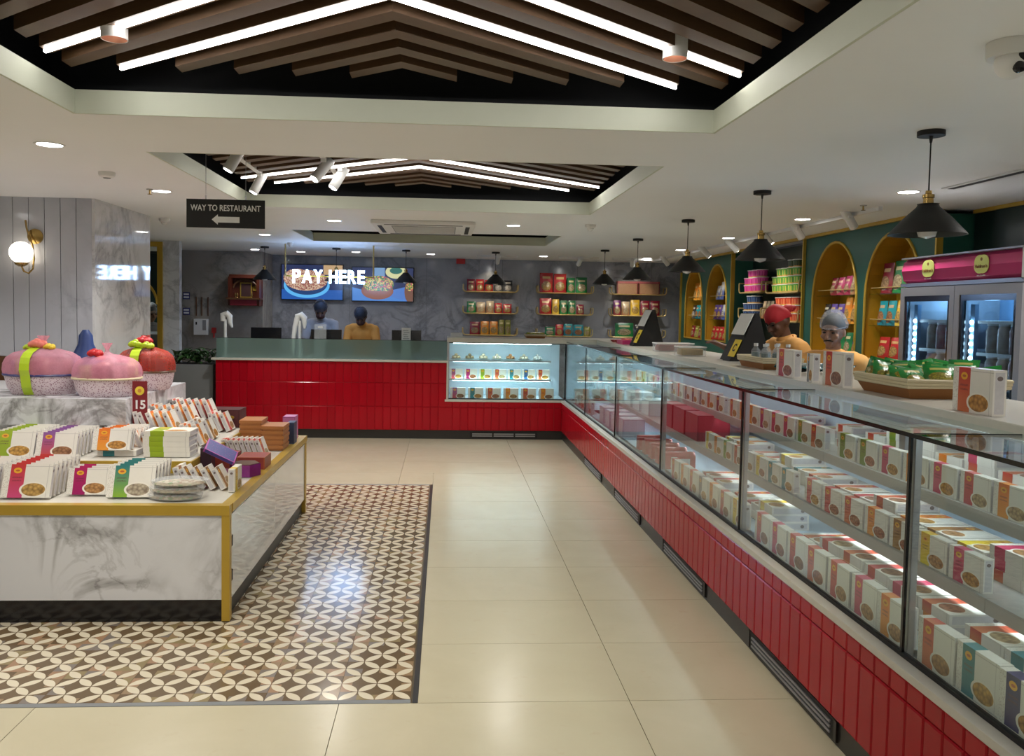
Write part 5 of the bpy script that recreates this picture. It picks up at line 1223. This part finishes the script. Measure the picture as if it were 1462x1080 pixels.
# ------------------------------------------------------------------ ITEMS ON THE WORKTOPS
def pos_terminal(lab, loc, s=1.0):
    t = thing('till_terminal', lab, 'till', loc)
    MB().prism([(-.13*s, -.15*s, 0), (.15*s, -.15*s, 0), (.055*s, -.15*s, .36*s), (.035*s, -.15*s, .36*s)], (0, .30*s, 0)).build('body', 'black_matt', t)
    d = Vector((.165, 0, .36)).normalized(); n = Vector((-d.z, 0, d.x))
    def card(nm, mat, a, b, y0, y1, off):
        p, q = Vector((-.13*s, 0, 0)) + d*a*s + n*off, Vector((-.13*s, 0, 0)) + d*b*s + n*off
        return MB().prism([(p.x, y0*s, p.z), (q.x, y0*s, q.z), (q.x, y1*s, q.z), (p.x, y1*s, p.z)], n*.004).build(nm, mat, t)
    card('paper_sheet', 'paper', .21, .385, -.145, .12, .012)
    pq = card('plaque', 'flower_yellow', .03, .17, -.152, -.02, .010)
    MB().prism([(-.165*s, -.16*s, 0), (-.10*s, -.16*s, 0), (-.085*s, -.16*s, .03*s), (-.15*s, -.16*s, .03*s)], (0, .15*s, 0)).build('plaque_foot', 'black_matt', t)
    m = text_mesh('C', .085*s, .001, 'black_matt', .002); c_ = Vector((-.13*s, -.086*s, 0)) + d*.10*s + n*.0155
    o = link('lettering', m, t); o.matrix_local = Matrix.Translation(c_) @ Matrix((( 0, d.x, n.x), (-1, d.y, n.y), (0, d.z, n.z))).to_4x4()
    MB().tube([(.02*s, .0, .36*s), (.10*s, .05*s, .30*s), (.14*s, .10*s, .12*s)], .006, 8).build('cable', 'rubber', t, True)
    return t
pos_terminal('black slanted till terminal with white sheet and yellow plaque by the plastic tubs', (2.13, 8.70, WT), 1.06)
pos_terminal('black slanted till terminal with white sheet and yellow plaque beside the bottle basket', (2.27, 6.18, WT), 1.0)
def clear_tub(lab, loc, col, sx=.26, sy=.17, h=.075):
    t = thing('plastic_tub', lab, 'container', loc)
    bx('tub', 'clear_film', t, -sx/2, sx/2, -sy/2, sy/2, 0, h, .008); o = bx('contents', 'tint', t, -sx/2+.02, sx/2-.02, -sy/2+.015, sy/2-.015, .008, h-.015, .01); cols(o, col); MB().tube([(-sx/2, -sy/2, h), (sx/2, -sy/2, h), (sx/2, sy/2, h), (-sx/2, sy/2, h)], .005, 6, closed=True).build('rim', 'white_plastic', t)
clear_tub('clear plastic tub of dark red pieces on the worktop', (2.08, 7.45, WT), (.20,.05,.03), .34)
clear_tub('clear plastic tub of yellow brown pieces on the worktop', (2.02, 6.72, WT), (.34,.22,.04), .22)
o = bx('folded_box', 'pink_sign', None, 1.93, 2.15, 8.92, 9.22, WT, WT+.045, .003); tag(o, 'flat pink sweet carton lying on the worktop near the corner', 'box')
o = bx('folded_box', 'flower_pink', None, 1.97, 2.12, 8.97, 9.17, WT+.0455, WT+.06, .003); tag(o, 'small pale pink slip box on the flat pink carton', 'box')
for q in range(4): o = MB().lathe([(.05, 0), (.08, .025), (.076, .025)], seg=18, cap=False).build('red_dish', 'red_plastic', None, True, (2.02+.18*(q % 2), 9.45+.2*(q//2), WT)); tag(o, 'shallow red plastic dish at the corner of the worktops', 'dish', 'red dishes')
def wicker_basket(lab, loc, sx, sy, h, rz):
    t = thing('wicker_basket', lab, 'basket', loc, rz); a, b = sx/2, sy/2
    m = MB(); 
    for z0, z1, k0, k1 in ((0, h*.6, .86, .97),):
        p = lambda kk, z: [(-a*kk, -b*kk, z), (a*kk, -b*kk, z), (a*kk, b*kk, z), (-a*kk, b*kk, z)]
        lo_, hi = p(k0, z0), p(k1, z1)
        for q in range(4): m.quad(lo_[q], lo_[(q+1) % 4], hi[(q+1) % 4], hi[q])
        m.quad(*lo_)
    m.build('weave', 'wicker', t)
    for q, z in enumerate((h*.62, h*.78, h*.94)):
        kk = .98+.01*q; MB().tube([(-a*kk, -b*kk, z), (a*kk, -b*kk, z), (a*kk, b*kk, z), (-a*kk, b*kk, z)], h*.10, 6, closed=True).build('rim_cane', 'cane_white', t)
    return t
wicker_basket('wicker basket of clear bottles beside the till terminal', (2.14, 5.35, WT), .26, .46, .075, 0)
wicker_basket('wicker basket of green snack packets next to the standing red box', (2.19, 3.62, WT), .46, .46, .085, 0)
wicker_basket('small wicker basket of green packets on the back worktop', (1.16, 10.62, WT), .26, .20, .05, 0)
rng = random.Random(11)
gp = pouch_mesh(.13, .10, .05); PCN['leaf green'] = ((.01,.20,.03), (.02,.16,.02), (.45,.42,.04))
for q in range(20):
    i, j = q % 4, q // 4
    o = link('snack_packet', gp, None, (2.03+.105*i, 3.44+.09*j, WT+.045+.012*(q % 3)), (-.55+rng.uniform(-.3,.3), rng.uniform(-.25,.25), rng.uniform(-1.2,.3))); cols(o, *PCN['leaf green']); tag(o, 'small leaf green snack packet heaped in the wicker basket', 'snack packet', 'green packets in the wicker basket')
for q in range(4):
    o = link('snack_packet', gp, None, (1.08+.055*q, 10.60, WT+.03), (-1.1, 0, rng.uniform(-.5,.5))); cols(o, *PCN['leaf green']); tag(o, 'small leaf green snack packet in the basket on the back worktop', 'snack packet', 'green packets on the back worktop')
btm = MB().lathe([(.028, 0), (.03, .01), (.03, .10), (.012, .125), (.012, .13)], seg=14).mesh('bottle', 'clear_film', True); bcap = MB().lathe([(.014, .13), (.014, .148)], seg=12).mesh('cap', 'white_plastic', True); bfill = MB().lathe([(.025, .006), (.026, .09)], seg=12).mesh('drink', 'tint', True)
for q in range(6):
    t = thing('bottle', 'small clear bottle with white cap standing in the basket beside the till', 'bottle', (2.06+.075*(q % 3), 5.22+.16*(q//3), WT+.012), 0, 'bottles in the basket'); link('body', btm, t); link('cap', bcap, t); cols(link('drink', bfill, t), (.04,.12,.13))
for q in range(10):
    o = link('foil_packet', pouch_mesh(.11, .08, .04), None, (2.08+.085*(q % 4), 4.74+.12*(q//4), WT+.03), (-1.2, 0, rng.uniform(-1,1))); cols(o, (.02,.08,.09), (.02,.10,.11), (.10,.20,.20)); tag(o, 'dark teal foil packet heaped on the worktop behind the standing boxes', 'snack packet', 'teal foil packets')
def std(size, loc, rz, col, lab):
    o = sweet(size, loc, rz, col, 'x'); tag(o, lab, 'box', 'upright boxes on the worktop'); return o
std((.24, .155, .045), (1.955, 4.60, WT), -pi/2, CORAL, 'white sweet box with coral stripe standing on the worktop by the foil packets')
std((.20, .17, .05), (1.96, 4.02, WT), -pi/2+.05, RED, 'white sweet box with red stripe standing on the worktop beside the wicker basket end')
std((.07, .15, .04), (1.935, 4.24, WT), -pi/2, GREY, 'narrow white box standing between the coral and red striped boxes')
std((.225, .165, .05), (1.965, 2.93, WT), -pi/2+.02, RED, 'large white sweet box with red stripe standing on the worktop opposite the drinks fridge')
# pay counter equipment
def monitor(lab, x, w, zt, lean=.12):
    t = thing('till_screen', lab, 'screen', (x, 10.80, .9825)); h = zt-.9825
    o = MB().box(-w/2, w/2, -.012, .012, .07, h).build('panel', 'black_gloss', t); o.rotation_euler = (-lean*.6, 0, 0)
    MB().box(-.02, .02, .012, .03, 0, h*.6).build('stand', 'black_matt', t); bx('foot', 'black_matt', t, -.09, .09, -.06, .09, 0, .012)
monitor('black till screen beside the white scanner at the pay counter end', -2.29, .385, 1.345); monitor('black till screen in front of the man in grey', -1.525, .39, 1.332); monitor('black till screen with a white card in front', -.495, .38, 1.338)
def scanner(lab, x, wide):
    t = thing('scanner_stand', lab, 'scanner', (x, 10.62, .9825))
    MB().lathe([(.055, 0), (.055, .012), (.02, .02)], seg=20).build('base', 'white_plastic', t, True); MB().tube([(0, 0, .015), (0, 0, .40), (.0, .0, .46)], .018, 12).build('pole', 'white_plastic', t, True)
    pts = [(-.03, 0, .44), (-.03, 0, .52), (.02, 0, .535), (.055, 0, .50), (.06, 0, .42), (.085 if not wide else .06, 0, .36)]
    MB().tube(pts, [.03, .036, .040, .038, .028, .012], 14).build('head', 'white_plastic', t, True)
    if wide: MB().tube([(-.03, 0, .50), (-.06, .0, .38), (-.075, 0, .26), (-.08, 0, .05)], [.036, .032, .026, .022], 12).build('hood', 'white_plastic', t, True)
scanner('white goose neck scanner stand at the planter end of the pay counter', -2.755, False); scanner('white hooded scanner stand beside the man in grey', -1.83, True)
t = thing('card_holder', 'clear acrylic card holder in front of the man in grey', 'card holder', (-1.57, 10.60, .9825)); bx('sheet', 'clear_film', t, -.075, .075, -.004, .004, .01, .42); bx('foot', 'clear_film', t, -.075, .075, -.04, .04, 0, .01); bx('card', 'paper', t, -.03, .03, -.006, -.0045, .37, .395)
t = thing('menu_card', 'white printed card standing in front of a till screen', 'card', (-.49, 10.60, .9825)); bx('card', 'paper', t, -.058, .058, -.003, .003, .0, .39)
for q in range(5): MB().box(-.04+.01*(q % 2), .04-.012*(q % 3), -.0042, -.003, .25+.026*q, .258+.026*q).build('text_line', 'grey_plastic', t)
t = thing('price_tent', 'blank white tent card on the back worktop beside the pay counter', 'card', (.15, 10.50, WT)); MB().prism([(-.075, -.02, 0), (-.075, .02, 0), (-.075, 0, .055)], (.15, 0, 0)).build('card', 'paper', t)

# ------------------------------------------------------------------ PEOPLE
def remesh(mb, name, mats, voxel, smooth=6):
    me = bpy.data.meshes.new('tmp'); me.from_pydata(mb.v, [], mb.f); o = bpy.data.objects.new('tmp', me); COL.objects.link(o)
    r = o.modifiers.new('r', 'REMESH'); r.mode = 'VOXEL'; r.voxel_size = voxel; r.use_smooth_shade = True
    s = o.modifiers.new('s', 'SMOOTH'); s.iterations = smooth; s.factor = .5
    dg = bpy.context.evaluated_depsgraph_get(); m = bpy.data.meshes.new_from_object(o.evaluated_get(dg)); m.name = name
    bpy.data.objects.remove(o); bpy.data.meshes.remove(me); m.materials.clear(); m.materials.append(M(mats))
    m.polygons.foreach_set('use_smooth', [True]*len(m.polygons)); return m
def cap(mb, p, q, r0, r1):
    p, q = Vector(p), Vector(q); mb.tube([p, p.lerp(q, .5), q], [r0, (r0+r1)/2, r1], 14); mb.ball(p, r0, seg=12, ring=8); mb.ball(q, r1, seg=12, ring=8)
def person(lab, loc, rz, scale, shirt, bend=.15, nod=.2, turn=0.0, hands=None, skin='skin', net=None, capm=None, mask=False, hair=True, tash=False):
    t = thing('person', lab, 'person', loc, rz); t.scale = (scale,)*3
    RB = Matrix.Translation((0, 0, .95)) @ Matrix.Rotation(bend, 4, 'X') @ Matrix.Translation((0, 0, -.95))
    NK = Vector((0, .0, 1.50)); RH = RB @ Matrix.Translation(NK) @ Matrix.Rotation(turn, 4, 'Z') @ Matrix.Rotation(nod, 4, 'X') @ Matrix.Translation(-NK)
    up = lambda p: RB @ Vector(p)
    def xf(mb, i0, Mx):
        for q in range(i0, len(mb.v)): mb.v[q] = tuple(Mx @ Vector(mb.v[q]))
    body = MB(); sh = MB(); tr_ = MB()
    # legs
    for s in (-1, 1):
        for mb, g in ((body, 0), (tr_, .014)):
            cap(mb, (s*.095, .0, .92), (s*.10, -.01, .50), .085+g, .058+g); cap(mb, (s*.10, -.01, .50), (s*.10, .02, .09), .056+g, .040+g)
        body.ball((s*.10, -.05, .045), .045, .12, .045, 12, 8)
    # trunk
    for mb, g in ((body, 0), (sh, .014)):
        i0 = len(mb.v)
        mb.ball((0, 0, .98), .165+g, .115+g, .12+g); mb.ball((0, 0, 1.12), .150+g, .105+g, .15+g); mb.ball((0, -.005, 1.29), .180+g, .115+g, .175+g)
        for s in (-1, 1): mb.ball((s*.165, 0, 1.405), .062+g, .062+g, .055+g)
        cap(mb, (-.13, 0, 1.42), (.13, 0, 1.42), .058+g, .058+g)
        if mb is body: cap(mb, (0, .005, 1.42), (0, -.008, 1.55), .058, .052)
        else: cap(mb, (0, .004, 1.42), (0, -.002, 1.475), .066, .064)
        xf(mb, i0, RB)
    tr_.ball((0, 0, .95), .178, .128, .11)
    # arms by two bone reach
    H = hands or [(-.20, -.30, 1.02), (.20, -.30, 1.02)]
    for s, hp in zip((-1, 1), H):
        S0 = up((s*.185, 0, 1.405)); T = Vector(hp); d = T - S0; L1, L2 = .29, .26; D = min(d.length, L1+L2-.004); T = S0 + d.normalized()*D
        a = (L1*L1-L2*L2+D*D)/(2*D); hgt = math.sqrt(max(0, L1*L1-a*a)); pole = Vector((s*.5, .6, -.6)); u = d.normalized(); pole = (pole-u*pole.dot(u)).normalized(); E0 = S0 + u*a + pole*hgt
        cap(body, S0, E0, .048, .040); cap(body, E0, T, .040, .027); cap(sh, S0, S0.lerp(E0, .78), .066, .058)
        f = (T-E0).normalized(); sd = f.cross(Vector((0, 0, 1))).normalized(); dn = sd.cross(f).normalized()
        pc_ = T + f*.05
        for q in range(5): body.ball(tuple(T + f*(.015+.018*q)), .030, .030, .020, 10, 6)
        for q, (o_, ln) in enumerate(((-.030, .060), (-.010, .074), (.010, .070), (.029, .054))):
            b0 = pc_ + sd*o_ + f*.035; b1 = b0 + f*ln*.55 - dn*.010; b2 = b1 + f*ln*.35 - dn*.026; cap(body, b0, b1, .0095, .009); cap(body, b1, b2, .009, .0075)
        b0 = T + sd*(-s*.028) + f*.02; b1 = b0 + sd*(-s*.028) + f*.03; cap(body, b0, b1, .011, .010); cap(body, b1, b1 + f*.03 - dn*.008, .010, .008)
    # head with a face
    i0 = len(body.v)
    body.ball((0, .008, 1.645), .076, .094, .102, 24, 18); body.ball((0, -.025, 1.600), .060, .070, .080, 20, 14); body.ball((0, -.068, 1.548), .028, .026, .022); body.ball((0, -.072, 1.592), .036, .022, .026)
    cap(body, (0, -.088, 1.640), (0, -.112, 1.606), .010, .015); body.ball((-.013, -.100, 1.601), .010, .010, .008); body.ball((.013, -.100, 1.601), .010, .010, .008)
    cap(body, (-.022, -.091, 1.573), (.022, -.091, 1.573), .008, .008); cap(body, (-.020, -.090, 1.564), (.020, -.090, 1.564), .008, .008)
    for s in (-1, 1):
        body.ball((s*.034, -.076, 1.660), .024, .018, .010); body.ball((s*.045, -.066, 1.610), .022, .022, .022); body.ball((s*.078, .010, 1.622), .010, .020, .032)
    xf(body, i0, RH)
    link('body', remesh(body, 'body', skin, .0075), t); link('shirt', remesh(sh, 'shirt', shirt, .010), t); link('trousers', remesh(tr_, 'trousers', 'trousers', .013), t)
    def headpart(nm, fn, mat, smooth=True):
        m = MB(); fn(m); xf(m, 0, RH); return m.build(nm, mat, t, smooth)
    for s in (-1, 1):
        headpart('eye', lambda m: m.ball((s*.032, -.083, 1.640), .0125, .008, .007, 12, 8), 'eye_dark'); headpart('eyebrow', lambda m: m.tube([(s*.014, -.094, 1.658), (s*.034, -.092, 1.664), (s*.052, -.080, 1.657)], [.004, .0045, .003], 6), 'hair_black')
    def dome_part(m, rx, ry, rz, c, zmin, tilt=.25, wob=0.0):
        i = len(m.v); seg, ring = 32, 12
        for j in range(ring+1):
            th = (pi*.56)*j/ring
            for k2 in range(seg):
                a = 2*pi*k2/seg; f = 1+wob*sin(a*11+j)*min(1, j/4); x, y, z = rx*sin(th)*cos(a)*f, ry*sin(th)*sin(a)*f, rz*cos(th)
                y, z = y*cos(tilt)-z*sin(tilt)*0+0, z + y*-sin(tilt)*0
                z2 = z - .35*max(0, y)*min(1, j/6) ; m.v.append((c[0]+x, c[1]+y, c[2]+z2))
        for j in range(ring):
            for k2 in range(seg): m.f.append((i+j*seg+k2, i+(j+1)*seg+k2, i+(j+1)*seg+(k2+1) % seg, i+j*seg+(k2+1) % seg)); m.mi.append(0)
    if hair: headpart('hair', lambda m: dome_part(m, .080, .096, .096, (0, .018, 1.672), 0), 'hair_black')
    mcol = MB(); mcol.tube([(.076*cos(a), .004+.074*sin(a), 1.472+.014*sin(a)) for a in [2*pi*q/24 for q in range(24)]], .013, 8, closed=True); xf(mcol, 0, RB); mcol.build('collar', shirt, t, True)
    if net: headpart('hairnet', lambda m: (dome_part(m, .093, .114, .112, (0, .018, 1.684), 0, wob=.045), m.tube([(.089*cos(a), .016+.109*sin(a), 1.668-.35*max(0, .109*sin(a))) for a in [2*pi*q/28 for q in range(28)]], .0045, 6, closed=True)), net)
    if capm:
        headpart('cap', lambda m: (dome_part(m, .090, .108, .100, (0, .012, 1.672), 0, wob=.03), m.ball((0, .118, 1.675), .045, .055, .035), m.ball((0, .170, 1.655), .028, .035, .022)), capm)
    if mask: headpart('face_mask', lambda m: (m.ball((0, -.070, 1.585), .062, .048, .050, 20, 12), m.tube([(-.06, -.06, 1.60), (-.08, .0, 1.625)], .003, 6), m.tube([(.06, -.06, 1.60), (.08, .0, 1.625)], .003, 6)), 'mask_dark')
    if tash: headpart('moustache', lambda m: m.tube([(-.034, -.090, 1.578), (0, -.101, 1.588), (.034, -.090, 1.578)], [.004, .007, .004], 8), 'hair_black')
    return t
person('man in grey shirt and dark hairnet looking down at a till', (-1.70, 11.62, 0), .05, .99, 'shirt_grey', .22, .40, 0, [(-.14, -.50, 1.06), (.18, -.50, 1.06)], 'skin_dark', 'dark_hairnet', None, True)
person('man in orange shirt and dark hairnet bending over the pay counter', (-1.13, 11.62, 0), -.05, .955, 'shirt_orange', .30, .45, 0, [(-.16, -.52, 1.02), (.20, -.50, 1.02)], 'skin_dark', 'dark_hairnet', None, True)
person('man in peach shirt and white hairnet looking out over the long counter', (2.66, 5.52, 0), -.55, .93, 'shirt_peach', .10, .10, -.25, [(-.24, -.04, .84), (.24, -.04, .84)], 'skin', 'hairnet', None, False, True, True)
person('man with red cap and peach shirt bending towards the till', (2.74, 6.30, 0), -1.35, .98, 'shirt_peach', .22, .30, .1, [(-.50, -.36, 1.38), (.22, -.12, .92)], 'skin_dark', None, 'cap_red')
person('person in grey shirt seen through the gold framed window', (-4.06, 11.68, 0), .6, .92, 'shirt_grey', .1, .2, .2, None, 'skin', 'hairnet')
